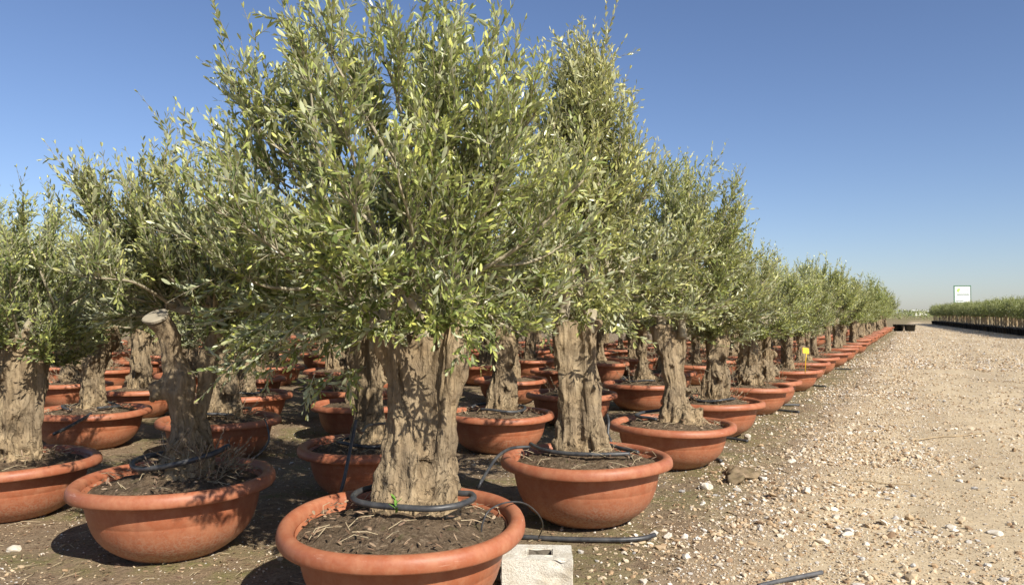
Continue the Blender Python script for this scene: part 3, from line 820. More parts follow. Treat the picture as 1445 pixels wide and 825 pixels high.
C_J = crown("crown", 104, [(.13, .30, 1.42), (.14, .32, 1.42)], ((.0, .22), 1.38, 2.12, rad_round(.76, .2, .9, bottom=.8)), 48, 12, LSB, step=STPB,
            spikes=[(-.64, .1, 2.20, 1.0), (-.58, .05, 2.12, .9), (-.68, .15, 2.1, .9), (-.16, .1, 2.34, 1.1), (-.12, .15, 2.25, 1.0), (-.22, .05, 2.2, 1.0), (.3, .1, 2.2, 1.0)], tint=.36,
            clear=[((SX, SY, SZ + .02), (.40, -1.2, 1.50), .19), ((SX + .05, SY, SZ - .15), (.46, -1.2, 1.36), .22), ((0, 0, 1.1), (.5, -1.2, 1.2), .25), ((SX, SY, SZ), (SX + .5, SY - .66, SZ + .6), .13)])
C_G1 = crown("crown", 105, [(.05, 0, 1.4), (.15, 0, 1.4)], ((.0, .0), 1.24, 2.45, rad_round(.88, .2, 1.7, bottom=.75)), 42, 11, LS, hi=False, step=STP,
             spikes=[(.3, .1, 2.45, 1.2), (-.4, 0, 2.35, 1.2), (0, -.3, 2.45, 1.1)], tint=.37)
C_G2 = crown("crown", 106, [(.0, 0, 1.4)], ((.0, .0), 1.24, 2.5, rad_round(.84, .25, 3.3, 4, .7)), 40, 11, LS, hi=False, step=STP,
             spikes=[(.4, -.1, 2.55, 1.3), (-.1, .2, 2.6, 1.1)], tint=.41)
C_G3 = crown("crown", 107, [(.0, 0, 1.4)], ((.0, .0), 1.22, 2.55, rad_round(.86, .22, 5.1, 2, .75)), 34, 10, .075, hi=False, step=.036, side=2, tint=.44)
C_F1 = crown("crown", 108, [(.0, 0, 1.4)], ((.0, .0), 1.15, 2.7, rad_round(.95, .2, .3, 3, .8)), 30, 8, .10, hi=False, step=.05, side=1, twig=False, m=M['leaf_far'], tint=.42)
C_F2 = crown("crown", 109, [(.0, 0, 1.4)], ((.0, .0), 1.15, 2.6, rad_round(.92, .25, 2.3, 4, .8)), 30, 8, .10, hi=False, step=.05, side=1, twig=False, m=M['leaf_far'], tint=.48)
CROWNS = dict(A=C_A, B=C_B, C=C_C, J=C_J, G1=C_G1, G2=C_G2, G3=C_G3, F1=C_F1, F2=C_F2)
SUCK = [suckers("withered_shoots", 200 + k, 70) for k in range(3)] + [suckers("withered_shoots", 210, 80, .26, .44, .60, .15, (.17, -.02))]

ORD = "zeroth first second third fourth fifth sixth seventh eighth ninth tenth eleventh twelfth thirteenth fourteenth fifteenth sixteenth seventeenth eighteenth nineteenth twentieth".split()
ORD += ["twenty-" + o for o in ORD[1:10]] + ["thirtieth"] + ["thirty-" + o for o in ORD[1:10]]

def hose_ring(rg, r=.31, rad=.017, a0=0.0, span=5.6, tail=True, z=.475):
    B = Buf(); pts = []
    for k in range(22):
        a = a0 + span * k / 21
        rr = r * (1 + .10 * math.sin(2 * a + rg.uniform(0, .3)))
        pts.append(Vector((rr * math.cos(a), rr * math.sin(a), z + .012 * math.sin(3 * a))))
    B.tube(smooth_path(pts, 2), rad, 10)
    return B.mesh("drip_hose", [M['hose']])
HOSE_RG = random.Random(3)
HOSES = [hose_ring(HOSE_RG, .30, .016, a, 5.3, z=.462) for a in (0.3, 2.2, 4.0)]

def place_pot(x, y, rz, label, scale=1.0, k=0, litter=False, group=None, zs=1.05, tilt=0.0):
    z = float(gz(x, y)[0]) - .006
    p = empty("plant_pot", (x, y, z), rz, (scale, scale, zs))
    p.rotation_euler = (R(tilt), 0, rz)
    tag(p, label, "plant pot", group)
    link("bowl", BOWL, p); link("rim", RIM, p)
    s = link("soil", SOIL[k % 4], p)
    if litter: tag(link("leaf_litter", LITTER[k % 3], s), kind="stuff")
    return p
def place_tree(x, y, rz, label, tk, ck, sc=1.0, crz=0.0, suck=None, group=None, branches=True, zs=1.0, ts=None):
    z = float(gz(x, y)[0])
    t = empty("olive_tree", (x, y, z), rz)
    tag(t, label, "olive tree", group)
    tr = link("trunk", TRUNKS[tk], t, None, 0, (ts, ts, 1) if ts else None)
    if tk == 'J': link("sawn_end", CUT, tr)
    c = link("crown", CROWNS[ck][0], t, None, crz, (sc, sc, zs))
    if branches: link("branches", CROWNS[ck][1], t, None, crz, (sc, sc, zs))
    if suck is not None: link("withered_shoots", SUCK[suck], t)
    return t

# ------------------------------------------------------------------ the nursery rows
PG = "terracotta tubs set out in nursery rows"; TG = "olive trees in terracotta tubs"
rr = random.Random(11)
def world_xy(px, dep): return ((px - CX) / F * dep, dep)
near = [
    # key, x, y, pot scale, trunk, crown, crown scale, trunk rz, crown rz, suckers, hose
    ("A", -.585, 4.24, 1.0, "A", "A", 1.0, 0, 0, None),
    ("B", .568, 5.98, 1.0, "B", "B", 1.0, 0, 0, None),
    ("C", 1.67, 8.16, 1.0, "C", "C", 1.0, 0, 0, None),
    ("J", -2.22, 5.19, .975, "J", "J", 1.0, 0, 0, 3),
    ("K", -3.95, 6.15, 1.0, "K", "G1", .95, 0, .8, None, .90),
    ("O", -1.18, 6.72, .98, "D", "G2", .95, 2.5, 0, None),
    ("R", -.155, 8.95, .98, "D", "G1", .95, .4, 2.0, None),
    ("M", -3.22, 8.62, 1.0, "M", "G1", .92, 0, 3.4, 1, .93),
    ("L", -4.9, 9.1, 1.0, "L", "G2", .95, 0, 1.0, None, .90),
    ("S", .84, 11.0, .98, "L", "G2", .95, 2.0, 2.2, 0),
    ("D", 2.56, 10.0, 1.0, "D", "G2", 1.0, 0, 4.0, 0, .93),
    ("E", 3.70, 12.2, 1.0, "M", "G1", .95, 1.0, 5.0, 1, .90),
    ("F", 4.24, 13.3, 1.0, "K", "G3", .95, 2.0, 1.0, 2, .88),
    ("P", -1.9, 9.9, .97, "B", "G3", .95, 1.2, 2.5, None),
    ("Q", -2.3, 11.6, 1.0, "D", "G3", .95, 4.2, .5, 1),
    ("N", -3.73, 10.9, 1.0, "B", "G1", .95, 2.4, 5.6, None, .93),
    ("T", 2.13, 12.7, 1.0, "C", "G3", 1.0, 1.2, 3.3, 1),
]
POTL = {
 "A": "largest terracotta tub, cut off by the lower picture edge, with the concrete block against it",
 "B": "terracotta tub by the gravel just behind the concrete block, twin-stemmed olive inside",
 "C": "terracotta tub with pale scuffed rim beside the white stone, third along the gravel road",
 "J": "foreground terracotta tub holding the olive with the sawn-off stub, bowl dappled by leaf shadow",
 "K": "terracotta tub cut off by the left edge of the picture",
 "O": "terracotta tub half hidden behind the thick foreground trunk, leaning black riser pipe before it",
 "R": "terracotta tub between the two nearest trunks, dark shaded trunk inside",
 "M": "terracotta tub directly behind the sawn stub trunk, black hose on its soil",
 "L": "terracotta tub behind the left edge one, with a black pipe slanting over its rim",
 "S": "terracotta tub seen on both sides behind the twin-stemmed olive trunk",
 "D": "fourth terracotta tub along the gravel road, right behind the scuffed one",
 "E": "fifth terracotta tub along the gravel road, dry brown suckers over its soil",
 "F": "sixth terracotta tub along the gravel road, mostly hidden by the fifth",
 "P": "terracotta tub behind the half hidden one left of the foreground trunk",
 "Q": "terracotta tub farther back left of the foreground trunk, in the gap under the hanging leaves",
 "N": "terracotta tub in sun right of the gnarled stump behind the sawn stub trunk",
 "T": "terracotta tub in sun behind the left side of the scuffed-rim tub",
}
TREEL = {
 "A": "large foreground olive tree with thick fused trunk, shoots reaching the top of the picture",
 "B": "tall pointed yellow-green olive with two smooth stems, right of the largest tree",
 "C": "olive with a flared knobbly base in the scuffed-rim tub, long shoots against the sky",
 "J": "olive with a leaning trunk ending in a bare sawn-off stub",
 "K": "olive with a thick rough trunk cut off by the left picture edge",
 "O": "olive hidden behind the largest tree, its pale trunk base beside the riser pipe",
 "R": "olive with dark shaded trunk between the two nearest trunks",
 "M": "olive with a wide scaly stump just behind the sawn stub trunk",
 "L": "olive with a rough trunk widening upward, between the left edge tree and the stub trunk",
 "S": "olive behind the twin-stemmed tree, trunk seen to its right",
 "D": "olive in the fourth tub along the gravel road, stout pale trunk",
 "E": "olive in the fifth tub along the gravel road, dry brown suckers at its foot",
 "F": "olive in the sixth tub along the gravel road",
 "P": "olive in the tub behind the riser pipe, left of the foreground trunk",
 "Q": "olive farther back in the gap left of the foreground trunk",
 "N": "olive with two stems right of the scaly stump",
 "T": "olive behind the flared knobbly trunk, a little to its left",
}
HOSED = {"A", "B", "C", "J", "M", "R", "O", "L", "D", "T", "N"}
POS = {}; ZS = dict(A=1.19, B=1.15, J=1.16, C=1.04); TILT = dict(A=2.8, B=-.8, J=-1.2)
ZOFF = {}
for i, (k, x, y, ps, tk, ck, cs, trz, crz, sk, *zz) in enumerate(near):
    POS[k] = (x, y); ZOFF[k] = (ZS.get(k, 1.05) - 1) * .42
    place_pot(x, y, i * 1.3 if k not in "ABCJ" else i * .7, POTL[k], ps, i, litter=k in "ABCJKORML", group=PG, zs=ZS.get(k, 1.05), tilt=TILT.get(k, 0))
    place_tree(x, y, trz, TREEL[k], tk, ck, cs, crz - trz, sk, TG, zs=zz[0] if zz else 1.0).location.z += ZOFF[k]
# rest of the grid: row 0 runs along the road
def taken(s, t):
    for (x, y) in POS.values():
        a, b = to_st(x, y)
        if math.hypot(a - s, b - t) < 1.55: return True
    return False
gkeys = ["G1", "G2", "G3"]; tkeys = list("BCDKLM")
def fill(j, k, s, t, potlab, treelab):
    x, y = st(s + rr.uniform(-.12, .12), t + rr.uniform(-.08, .08))
    d = math.hypot(x, y)
    ck = rr.choice(["G1", "G2", "G3"]) if d < 20 else (rr.choice(["G3", "G3", "F1"]) if d < 32 else rr.choice(["F1", "F2"]))
    place_pot(x, y, rr.uniform(0, 6.28), potlab, rr.uniform(.96, 1.0), rr.randrange(4), group=PG, zs=rr.uniform(1.0, 1.08), tilt=rr.uniform(-1.2, 1.2))
    sc = rr.uniform(.86, 1.04) if j else (rr.uniform(.86, .98) if s < 20 else rr.uniform(.92, 1.14))
    place_tree(x, y, rr.uniform(0, 6.28), treelab, rr.choice(tkeys), ck, sc, rr.uniform(0, 6.28), rr.choice([0, 1, 2, None]) if d < 30 else None, TG, d < 32, sc * rr.uniform(.92, 1.08), rr.uniform(.68, .98))
row0 = [16.7, 19.2, 21.4, 24.6, 27.6, 30.4, 33.2, 36.0, 39.0, 42.0, 45.2, 48.6, 52.2, 56, 60, 64.5, 69]
for n, s in enumerate(row0):
    k = n + 7
    fill(0, k, s, -2.36, f"{ORD[k]} terracotta tub along the edge of the gravel road", f"olive tree in the {ORD[k]} tub along the edge of the gravel road")
for j in range(1, 14):
    t = -2.36 - 2.02 * j
    smax = 72 if j <= 1 else (44 if j <= 3 else (31 if j <= 5 else 27 + j * .6))
    s = 3.45 - (2.2 if j in (3,) else 0); k = 0
    smin = abs(t) / 1.79 - .9
    while s < smax:
        s2 = s + (.35 if j % 2 else 0)
        if s2 > smin and not taken(s2, t):
            k += 1
            if j >= 5: pl, tl = "terracotta tub deep among the rows, half hidden by nearer trunks and tubs", "olive tree deep among the rows, half hidden by nearer trees"
            elif s2 > 26: pl, tl = "far terracotta tub behind the roadside row, almost hidden by trunks", "far olive tree behind the roadside row, its crown merging with the others"
            else:
                pl = f"terracotta tub in {ORD[j + 1]} row from the road, about {ORD[int(round((s2 - 3.45) / 2.2)) + 1]} back along it"
                tl = f"olive tree in {ORD[j + 1]} row from the road, about {ORD[int(round((s2 - 3.45) / 2.2)) + 1]} back along it"
            fill(j, k, s2, t, pl, tl)
        s += 2.2 if s < 26 else 2.7

# ------------------------------------------------------------------ hoses, pipes
def tube_thing(name, pts, rad, label, cat, m='hose', group=None, sides=10, n=6):
    B = Buf(); pp = smooth_path(pts, n); o0 = pp[0].copy()
    B.tube([p - o0 for p in pp], rad, sides)
    o = link(name, B.mesh(name, [M[m]]), None, o0); return tag(o, label, cat, group)
HL = {"A": "thick black drip hose looped round the foot of the largest trunk", "B": "black drip hose lying round the twin-stemmed trunk", "C": "black drip hose curled behind the flared knobbly trunk",
      "J": "black drip hose wrapped round the leaning stub trunk", "M": "black drip hose lying in the tub behind the stub trunk", "R": "black drip hose in the tub with the dark shaded trunk",
      "O": "black drip hose in the tub half hidden behind the largest trunk", "L": "black drip hose in the tub behind the left edge tub", "D": "black drip hose in the fourth roadside tub",
      "T": "black drip hose in the sunny tub behind the scuffed one", "N": "black drip hose in the tub right of the scaly stump"}
HG = "black drip hoses in the tubs"
ax, ay = POS["A"]
def loc(k, pts): return [Vector((POS[k][0] + p[0], POS[k][1] + p[1], p[2] + ZOFF[k])) for p in pts]
tube_thing("drip_hose", loc("A", [(-.18, .26, .50), (-.26, .12, .50), (-.27, -.02, .495), (-.19, -.12, .49), (.0, -.19, .488), (.17, -.215, .487), (.30, -.16, .49), (.375, -.04, .495), (.36, .05, .50), (.29, .08, .50), (.27, .20, .5)]), .017, HL["A"], "hose", group=HG)
tube_thing("drip_hose", loc("B", [(-.42, .22, .47), (-.36, .0, .47), (-.24, -.15, .47), (-.05, -.22, .468), (.14, -.22, .467), (.30, -.20, .468)]), .016, HL["B"], "hose", group=HG)
tube_thing("drip_hose", loc("B", [(.20, .16, .47), (.25, .05, .47), (.33, -.08, .47), (.37, -.15, .468)]), .015, "short black hose end right of the twin-stemmed trunk", "hose", group=HG)
tube_thing("drip_hose", loc("C", [(-.06, .30, .50), (-.25, .22, .49), (-.36, .08, .48), (-.36, -.03, .475), (-.28, -.12, .475), (-.2, -.2, .47)]), .017, HL["C"], "hose", group=HG)
tube_thing("drip_hose", loc("J", [(-.05, .22, .55), (-.22, .10, .54), (-.27, -.04, .52), (-.20, -.14, .50), (-.05, -.23, .52), (.15, -.25, .56), (.30, -.18, .60), (.36, -.05, .63)]), .018, HL["J"], "hose", group=HG)
for i, k in enumerate(["M", "R", "O", "L", "D", "T", "N"]):
    o = link("drip_hose", HOSES[i % 3], None, (*POS[k], ZOFF[k]), 1.7 * i)
    tag(o, HL[k], "hose", HG)
IP = "black irrigation pipes"
# riser leaning up behind the front tub's left side, with its branch to the next trunk
tube_thing("riser_pipe", [atd(478, 700, 5.15), atd(484, 683, 5.15), atd(492, 645, 5.2), atd(500, 606, 5.3), atd(503, 592, 5.32)], .012, "black riser pipe leaning up beside the largest trunk", "pipe", group=IP)
tube_thing("feeder_pipe", [atd(502, 600, 5.32), atd(510, 610, 5.5), atd(520, 600, 5.8), atd(545, 597, 6.2)], .011, "short black feeder pipe branching level from the riser pipe", "pipe", group=IP)
tube_thing("feeder_pipe", [at(655, 705, .1), atd(673, 688, 5.05), atd(688, 664, 5.3), atd(703, 643, 5.5), atd(722, 632, 5.72), atd(748, 630, 5.8)], .011, "black pipe rising from the shade into the tub of the twin-stemmed olive", "pipe", group=IP)
tube_thing("feeder_pipe", [atd(76, 612, 8.0), atd(95, 603, 8.2), atd(118, 590, 8.45), atd(128, 583, 8.6)], .017, "black pipe slanting over the rim of the tub behind the left edge tub", "pipe", group=IP)
tube_thing("drip_tube", [atd(679, 752, 4.12), atd(681, 738, 4.12), atd(690, 720, 4.15), atd(712, 709, 4.3), atd(738, 709, 4.5), atd(757, 722, 4.75), atd(766, 740, 4.98), atd(760, 758, 5.2)], .0045, "thin black drip tube arching over the front tub's rim", "tube", sides=8)
tube_thing("ground_pipe", [at(690, 752, .02), at(740, 757, .02), at(800, 760, .02), at(870, 761, .022), at(905, 759, .024), at(924, 754, .03)], .017, "black pipe lying on the ground behind the concrete block", "pipe", 'hose', IP)
tube_thing("ground_pipe", [at(1070, 826, .035), at(1110, 817, .04), at(1160, 807, .045)], .013, "loose grey pipe end lying on the gravel at the bottom edge", "pipe", 'grey_pipe', IP)
for (p0, p1, lab) in [((985, 640), (1018, 650), "black pipe end lying right of the scuffed-rim tub"), ((1022, 617), (1055, 622), "black pipe end next to the fourth roadside tub's white stone"),
                      ((1085, 577), (1128, 581), "black pipe end on the earth by the fifth roadside tub"), ((1095, 571), (1128, 571), "black pipe end just past the fifth roadside tub"),
                      ((1140, 543), (1166, 545), "black pipe end on the earth by the seventh roadside tub"), ((1178, 520), (1202, 521), "farthest black pipe end beside the roadside tubs")]:
    a, b = at(*p0, .03), at(*p1, .025)
    tube_thing("ground_pipe", [a, (a + b) / 2 + Vector((0, 0, .004)), b], .018, lab, "pipe", 'hose', IP)
tube_thing("drop_tube", [atd(857, 585, 7.4), atd(859, 595, 7.3), atd(858, 612, 7.25), atd(862, 622, 7.2), atd(859, 631, 7.2)], .012, "short black tube hanging down left of the scuffed-rim tub", "tube")
tube_thing("drip_tube", [atd(374, 592, 8.3), atd(378, 604, 8.1), atd(379, 622, 8.0), atd(366, 640, 8.0), atd(345, 652, 8.0)], .009, "grey drip tube curling down the tub behind the stub trunk", "tube", 'grey_pipe')

# ------------------------------------------------------------------ concrete block
def block():
    x0, x1, y0, y1, z1 = -.058, .345, 4.38, 4.66, .205
    bm = bmesh.new(); n = 14
    ctr = Vector(((x0 + x1) / 2, (y0 + y1) / 2, 0))
    hx0, hx1, hy0, hy1 = -.055, .085, -.045, .065
    xs_ = [x0 - ctr.x, hx0, hx1, x1 - ctr.x]; ys_ = [y0 - ctr.y, hy0, hy1, y1 - ctr.y]
    def q(*p): return bm.faces.new([bm.verts.new(v) for v in p])
    for i in range(3):
        for j in range(3):
            if i == 1 and j == 1: continue
            q((xs_[i], ys_[j], z1), (xs_[i + 1], ys_[j], z1), (xs_[i + 1], ys_[j + 1], z1), (xs_[i], ys_[j + 1], z1))
    P = [(xs_[0], ys_[0]), (xs_[3], ys_[0]), (xs_[3], ys_[3]), (xs_[0], ys_[3])]
    for i in range(4):
        a, b = P[i], P[(i + 1) % 4]; q((*a, 0), (*b, 0), (*b, z1), (*a, z1))
    H = [(xs_[1], ys_[1]), (xs_[2], ys_[1]), (xs_[2], ys_[2]), (xs_[1], ys_[2])]
    for i in range(4):
        a, b = H[i], H[(i + 1) % 4]; f = q((*b, .03), (*a, .03), (*a, z1), (*b, z1)); f.material_index = 1
    f = q(*[(*h, .03) for h in H]); f.material_index = 1
    bmesh.ops.remove_doubles(bm, verts=bm.verts, dist=1e-5)
    ed = [e for e in bm.edges if len(e.link_faces) == 2 and e.calc_face_angle(0) > 1]
    bmesh.ops.bevel(bm, geom=ed, offset=.006, segments=2, affect='EDGES')
    bmesh.ops.triangulate(bm, faces=bm.faces); bmesh.ops.subdivide_edges(bm, edges=bm.edges, cuts=5, use_grid_fill=True)
    for v in bm.verts:
        pass
    me = bpy.data.meshes.new("concrete_block"); bm.to_mesh(me); bm.free()
    me.materials.append(M['block']); me.materials.append(M['hole'])
    co = np.array([v.co[:] for v in me.vertices]); nn = np.array([v.normal[:] for v in me.vertices])
    co += nn * ((fbm(co * 60, 77, 2) - .5) * .006 - np.clip(fbm(co * 14, 79, 3) - .60, 0, 1) * .06)[:, None]
    me.vertices.foreach_set("co", co.astype(np.float32).ravel()); me.update()
    o = link("concrete_block", me, None, ctr + Vector((0, 0, -.008)), R(-2))
    tag(o, "pale hollow concrete block with a slot in its top, against the front tub", "concrete block")
block()

# ------------------------------------------------------------------ stones, clod, ground litter
def rock(px, py, size, label, seed, flat=.6):
    p = at(px, py); v0, f0 = ico(3); rg = np.random.default_rng(seed)
    v = v0 * (1 + (fbm(v0 * 1.4 + seed, seed, 3)[:, None] - .5) * .9)
    for _ in range(7):
        d = unit(rg.normal(size=3)); e = v @ d; v = v - np.maximum(e - rg.uniform(.5, .8), 0)[:, None] * d
    v *= np.array([1, .75, flat]) * size
    z = float(surf_z(np.array([p.x]), np.array([p.y]))[0])
    o = link("stone", mesh_from("stone", v, [tuple(int(i) for i in f) for f in f0], [M['white_stone']], False), None, (p.x, p.y, z + size * flat * .4), rg.uniform(0, 6))
    tag(o, label, "stone")
rock(997, 687, .062, "white stone on bare earth right of the twin-stemmed olive's tub", 3, .8)
rock(20, 776, .060, "pale stone on bare earth in the near corner left of the stub tree", 4, .45)
rock(1055, 621, .062, "white stone beside the fourth roadside tub", 5, .9)
rock(942, 756, .042, "yellowish stone by the end of the black ground pipe", 6)
rock(1118, 655, .05, "pale rounded stone at the gravel's mossy edge", 7)
rock(1196, 757, .05, "pale flat stone in the middle of the gravel road", 8, .45)
rock(1404, 757, .05, "pale flat stone on the smooth side of the road", 9, .45)
rock(1341, 748, .045, "small grey-white stone left of the flat one on the road", 12, .5)
rock(968, 788, .045, "whitish stone on the earth right of the concrete block", 13)
def clod():
    p = at(1047, 672); v0, f0 = ico(4)
    v = v0 * np.array([.34, .15, .05]); v = v * (1 + (fbm(v * 6, 55, 4)[:, None] - .5) * 1.4)
    v[:, 2] += .08 * (fbm(v * 14, 58, 3) - .5)
    o = link("earth_clod", mesh_from("earth_clod", v, [tuple(int(i) for i in f) for f in f0], [M['clod']], True), None, (p.x, p.y, .02), R(62))
    tag(o, "long mossy clod of earth at the gravel's edge", "clod")
clod()
def ground_litter():
    rg = np.random.default_rng(17); n = 14000; LV = Leaves()
    s = 1.5 + 12 * rg.uniform(0, 1, n) ** 1.4; t = rg.uniform(-9, -1.2, n)
    x = s * U[0] + t * V[0]; y = s * U[1] + t * V[1]
    d = rg.normal(0, 1, (n, 3)); d[:, 2] *= .2
    LV.add(np.stack([x, y, gz(x, y) + .008], 1), unit(d), UP + rg.normal(0, .4, (n, 3)), rg.uniform(.018, .05, n), rg.uniform(.006, .013, n), rg.uniform(0, 1, n))
    tag(link("fallen_leaves", LV.mesh("fallen_leaves", M['dry'], True)), kind="stuff")
    B = Buf()
    for i in range(420):
        s = rg.uniform(2.5, 10); t = rg.uniform(-7, -1.1); px, py = st(s, t); z = float(gz(px, py)[0]) + .008
        a = rg.uniform(0, 6.28); l = rg.uniform(.05, .2)
        B.tube([(px, py, z), (px + math.cos(a + .3) * l * .5, py + math.sin(a + .3) * l * .5, z + .012), (px + math.cos(a) * l, py + math.sin(a) * l, z + .003)], .0017, 4)
    tag(link("dry_straw", B.mesh("dry_straw", [M['straw']])), kind="stuff")
ground_litter()
def twig(pts, label, rad=.006):
    P = []
    for px, py in pts:
        q = at(px, py); q.z = float(surf_z(np.array([q.x]), np.array([q.y]))[0]) + .012; P.append(q)
    tube_thing("dry_twig", P, rad, label, "twig", 'cane', sides=6)
twig([(1205, 682), (1222, 683), (1250, 686), (1286, 687)], "thin dry twig lying on the gravel road, nearest one", .005)
twig([(1292, 625), (1325, 621), (1350, 621), (1384, 616)], "crooked dark twig lying farther out on the road", .007)
twig([(1185, 642), (1205, 640), (1225, 640)], "short curved twig near the gravel's mossy edge", .006)
def sprout(k, x, y, z, label):
    LV = Leaves(); rg = np.random.default_rng(5)
    n = 7; a = rg.uniform(0, 6.28, n)
    LV.add(np.stack([a * 0, a * 0, np.linspace(.01, .08, n)], 1), np.stack([np.cos(a), np.sin(a), a * 0 + .8], 1), np.stack([-np.cos(a), -np.sin(a), a * 0 + .8], 1), np.full(n, .045), np.full(n, .016), a * 0)
    me = LV.mesh("weed_sprout", M['sprout'])
    o = link("weed_sprout", me, None, (POS[k][0] + x, POS[k][1] + y, z + ZOFF[k])); tag(o, label, "weed")
sprout("A", -.01, -.22, .455, "small bright green sprout before the largest trunk's hose")

# ------------------------------------------------------------------ plant label in the seventh tub
def plant_label():
    p = atd(1136, 520, 14.4); B = Buf(); B.tube([(0, 0, 0), (.012, 0, .22), (.03, 0, .40)], .008, 6)
    r = empty("plant_label", p - Vector((0, 0, .08)))
    link("stake", B.mesh("stake", [M['yellow']]), r)
    b = Buf(); b.box((-.045, -.004, .37), (.085, .004, .475)); me = b.mesh("label_card", [M['yellow']], False)
    o = link("label_card", me, r); o.rotation_euler = (R(-12), R(8), R(14))
    tag(r, "yellow plant label on a thin stake in a roadside tub", "plant label")
plant_label()

# ------------------------------------------------------------------ far bed of young trees across the road
def small_pot(r0, r1, h, name="tub"):
    v, f = lathe([(0, .0), (r0, .0), (r1, h), (r1 + .02, h), (r1 + .02, h - .04), (r1 + .005, h - .045)][:3] + [(r1 + .022, h - .03), (r1 + .022, h), (r1 - .012, h), (r1 - .03, h - .07), (0, h - .06)], 20)
    return mesh_from(name, v, f, [M['blackpot']], True)
YPOT = small_pot(.25, .31, .46); 
def young_trunk():
    B = Buf(); B.tube(smooth_path([(0, 0, .48), (.03, .02, .8), (-.01, 0, 1.2), (.02, .02, 1.7)], 4), .045, 6)
    B.tube([(.03, 0, 1.3), (.2, .05, 1.6), (.35, .1, 1.8)], .015, 5); B.tube([(0, 0, 1.25), (-.2, .05, 1.6), (-.3, -.1, 1.8)], .015, 5)
    return B.mesh("trunk", [M['cane']])
YT = young_trunk()
def young_crown(seed):
    return crown("crown", seed, [(0, 0, 1.3)], ((0, 0), 1.32, 2.28, rad_round(.55, .3, seed, 3, .8)), 18, 6, .12, hi=False, step=.06, side=1, twig=False, m=M['leaf_far'], tint=.36)[0]
YC = [young_crown(301), young_crown(302)]
axis_v = (BED1 - BED0); blen = axis_v.length; axis_v.normalize()
perp = Vector((axis_v.y, -axis_v.x, 0))
if perp.x < 0: perp = -perp
ry = random.Random(4)
total = blen + 9
for row in range(3):
    d = 0.3
    while d < total:
        q = BED0 + axis_v * d + perp * (row * .95 + ry.uniform(-.08, .08))
        z = float(gz(q.x, q.y)[0])
        if row < 2:
            p = link("plant_pot", YPOT, None, (q.x, q.y, z)); 
            tag(p, "black pot in the long bed of young trees across the road", "plant pot", "black pots across the road")
        e = empty("young_tree", (q.x, q.y, z), ry.uniform(0, 6.28))
        tag(e, "slim young tree in the bed of black pots across the road", "young tree", "young trees across the road")
        link("trunk", YT, e); s = ry.uniform(.88, 1.08)
        link("crown", YC[ry.randrange(2)], e, None, ry.uniform(0, 6), (1, 1, s))
        d += ry.uniform(.84, .98) if row < 2 else 1.25

# big black pots at the end of the roadside row
BP = small_pot(.36, .45, .58)
for (px, lab) in ((1284, "big black pot at the end of the roadside row, nearest the road"), (1268, "big black pot at the end of the roadside row, on the inner side")):
    q = at(px, 467.5 if px > 1280 else 467); o = link("plant_pot", BP, None, (q.x, q.y, 0)); tag(o, lab, "plant pot")

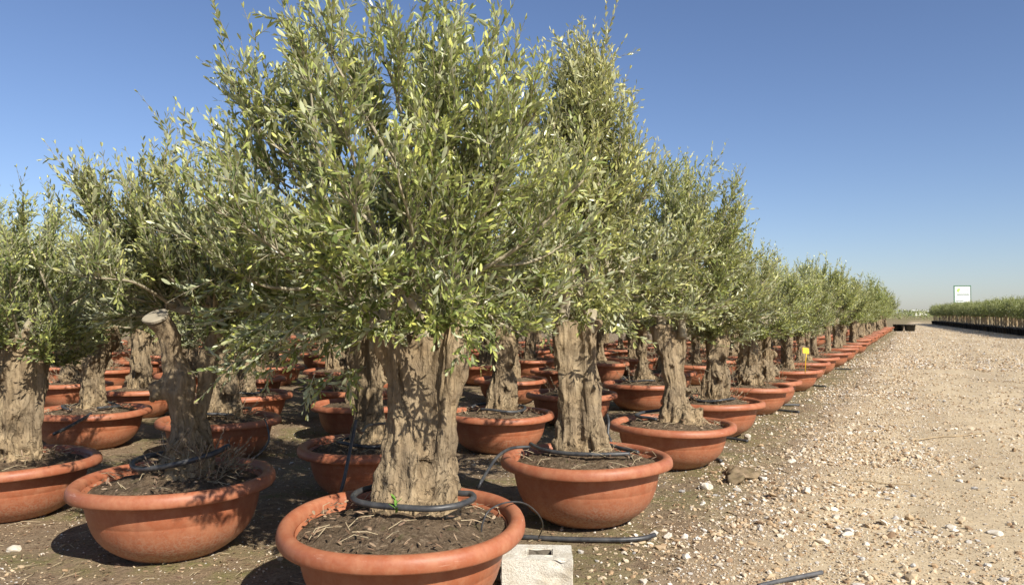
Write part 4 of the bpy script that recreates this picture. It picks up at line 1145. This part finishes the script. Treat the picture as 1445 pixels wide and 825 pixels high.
# ------------------------------------------------------------------ sign board
def sign():
    dep = 92; c = atd(1358, 415, dep); wd = 22 / F * dep; ht = 24.5 / F * dep
    r = empty("sign_board", (c.x, c.y, 0), R(-12)); z0 = c.z - ht / 2
    B = Buf(); B.box((-wd / 2 + .06, -.03, z0 + .06), (wd / 2 - .06, .03, z0 + ht - .06)); link("panel", B.mesh("panel", [M['white_paint']], False), r)
    B = Buf()
    for lo, hi in (((-wd / 2, -.06, z0), (-wd / 2 + .09, .06, z0 + ht)), ((wd / 2 - .05, -.06, z0), (wd / 2, .06, z0 + ht)), ((-wd / 2 + .09, -.06, z0 + ht - .09), (wd / 2 - .05, .06, z0 + ht)), ((-wd / 2 + .09, -.06, z0), (wd / 2 - .05, .06, z0 + .06))): B.box(lo, hi)
    link("sign_frame", B.mesh("sign_frame", [M['green_paint']], False), r)
    B = Buf()
    for sx in (-.55, .55): B.tube([(sx, .10, 0), (sx, .10, z0 + ht * .9)], .045, 8); link("post", B.mesh("post", [M['metal']]), r); B = Buf()
    y = -.036; X0 = -wd / 2; Z1 = z0 + ht
    def bar(x0, x1, z1_, z2, m, name):
        b = Buf(); b.box((X0 + x0 * wd, y, Z1 - z2 * ht), (X0 + x1 * wd, y + .006, Z1 - z1_ * ht)); return b
    # little tree emblem: a lobed crown over a short stem
    b = Buf()
    for (dx, dz, rad) in ((.27, .24, .075), (.22, .29, .055), (.33, .22, .06), (.25, .33, .045)):
        cx_, cz_ = X0 + dx * wd, Z1 - dz * ht; n = len(b.v)
        for k in range(16): b.v.append(Vector((cx_ + rad * wd * math.cos(k * math.pi / 8), y - .001 * dx * 9, cz_ + rad * wd * math.sin(k * math.pi / 8))))
        b.f.append(tuple(range(n, n + 16))); b.m.append(0)
    b.box((X0 + .26 * wd, y - .001, Z1 - .42 * ht), (X0 + .29 * wd, y + .004, Z1 - .33 * ht))
    link("emblem", b.mesh("emblem", [M['logo']], False), r)
    def line(name, x0, x1, zc, h, m, seed):     # a line of lettering far too small to read: separate dashes
        rg = random.Random(seed); b = Buf(); x = x0
        while x < x1:
            w_ = rg.uniform(.02, .05); b.box((X0 + x * wd, y, Z1 - (zc + h / 2) * ht), (X0 + min(x + w_, x1) * wd, y + .006, Z1 - (zc - h / 2) * ht)); x += w_ + .012
        link(name, b.mesh(name, [m], False), r)
    line("lettering", .46, .86, .24, .05, M['greyprint'], 1); line("lettering", .44, .88, .40, .05, M['greyprint'], 2)
    line("lettering", .18, .90, .52, .06, M['darkprint'], 3); line("lettering", .22, .42, .70, .05, M['greyprint'], 4)
    line("lettering", .68, .88, .68, .05, M['greyprint'], 5); line("lettering", .10, .56, .87, .045, M['darkprint'], 6)
    tag(r, "white advertising board with green frame and lime emblem above the young trees", "sign")
sign()

# ------------------------------------------------------------------ far grove, low house, far rise
def far_grove():
    rg = np.random.default_rng(77); LV = Leaves()
    n = 36000
    x = rg.uniform(-60, 260, n); y = 172 + rg.uniform(0, 1, n) ** 1.5 * 60
    lump = fbm(np.stack([x * .35, y * .2, x * 0], 1), 5, 3)
    h = (1.35 + 1.2 * lump) ; z = h * rg.uniform(0, 1, n) ** .6
    d = unit(rg.normal(0, 1, (n, 3)) + UP * .6)
    LV.add(np.stack([x, y, z], 1), d, rg.normal(0, 1, (n, 3)) + UP, rg.uniform(.3, .6, n), rg.uniform(.12, .25, n), np.clip(rg.normal(.35, .2, n), 0, 1))
    tag(link("far_grove", LV.mesh("far_grove", M['leaf_far'], False)), "low distant grove behind the end of the road", "grove", kind="stuff")
far_grove()
def house():
    c = atd(1301, 441, 420); B = Buf(); B.box((-3.6, 0, 0), (3.6, 7, 2.2))
    r = empty("farm_building", (c.x, c.y, 0))
    link("wall", B.mesh("wall", [M['wall']], False), r)
    b = Buf(); b.v = [Vector(p) for p in ((-4.3, -.3, 2.205), (4.3, -.3, 2.205), (4.3, 7.3, 2.205), (-4.3, 7.3, 2.205), (-4.3, 3.5, 3.0), (4.3, 3.5, 3.0))]
    b.f = [(0, 1, 5, 4), (2, 3, 4, 5), (0, 4, 3), (1, 2, 5), (3, 2, 1, 0)]; b.m = [0] * 5
    link("roof", b.mesh("roof", [M['wall']], False), r)
    tag(r, "tiny white farm building on the horizon beyond the end of the road", "building")
house()
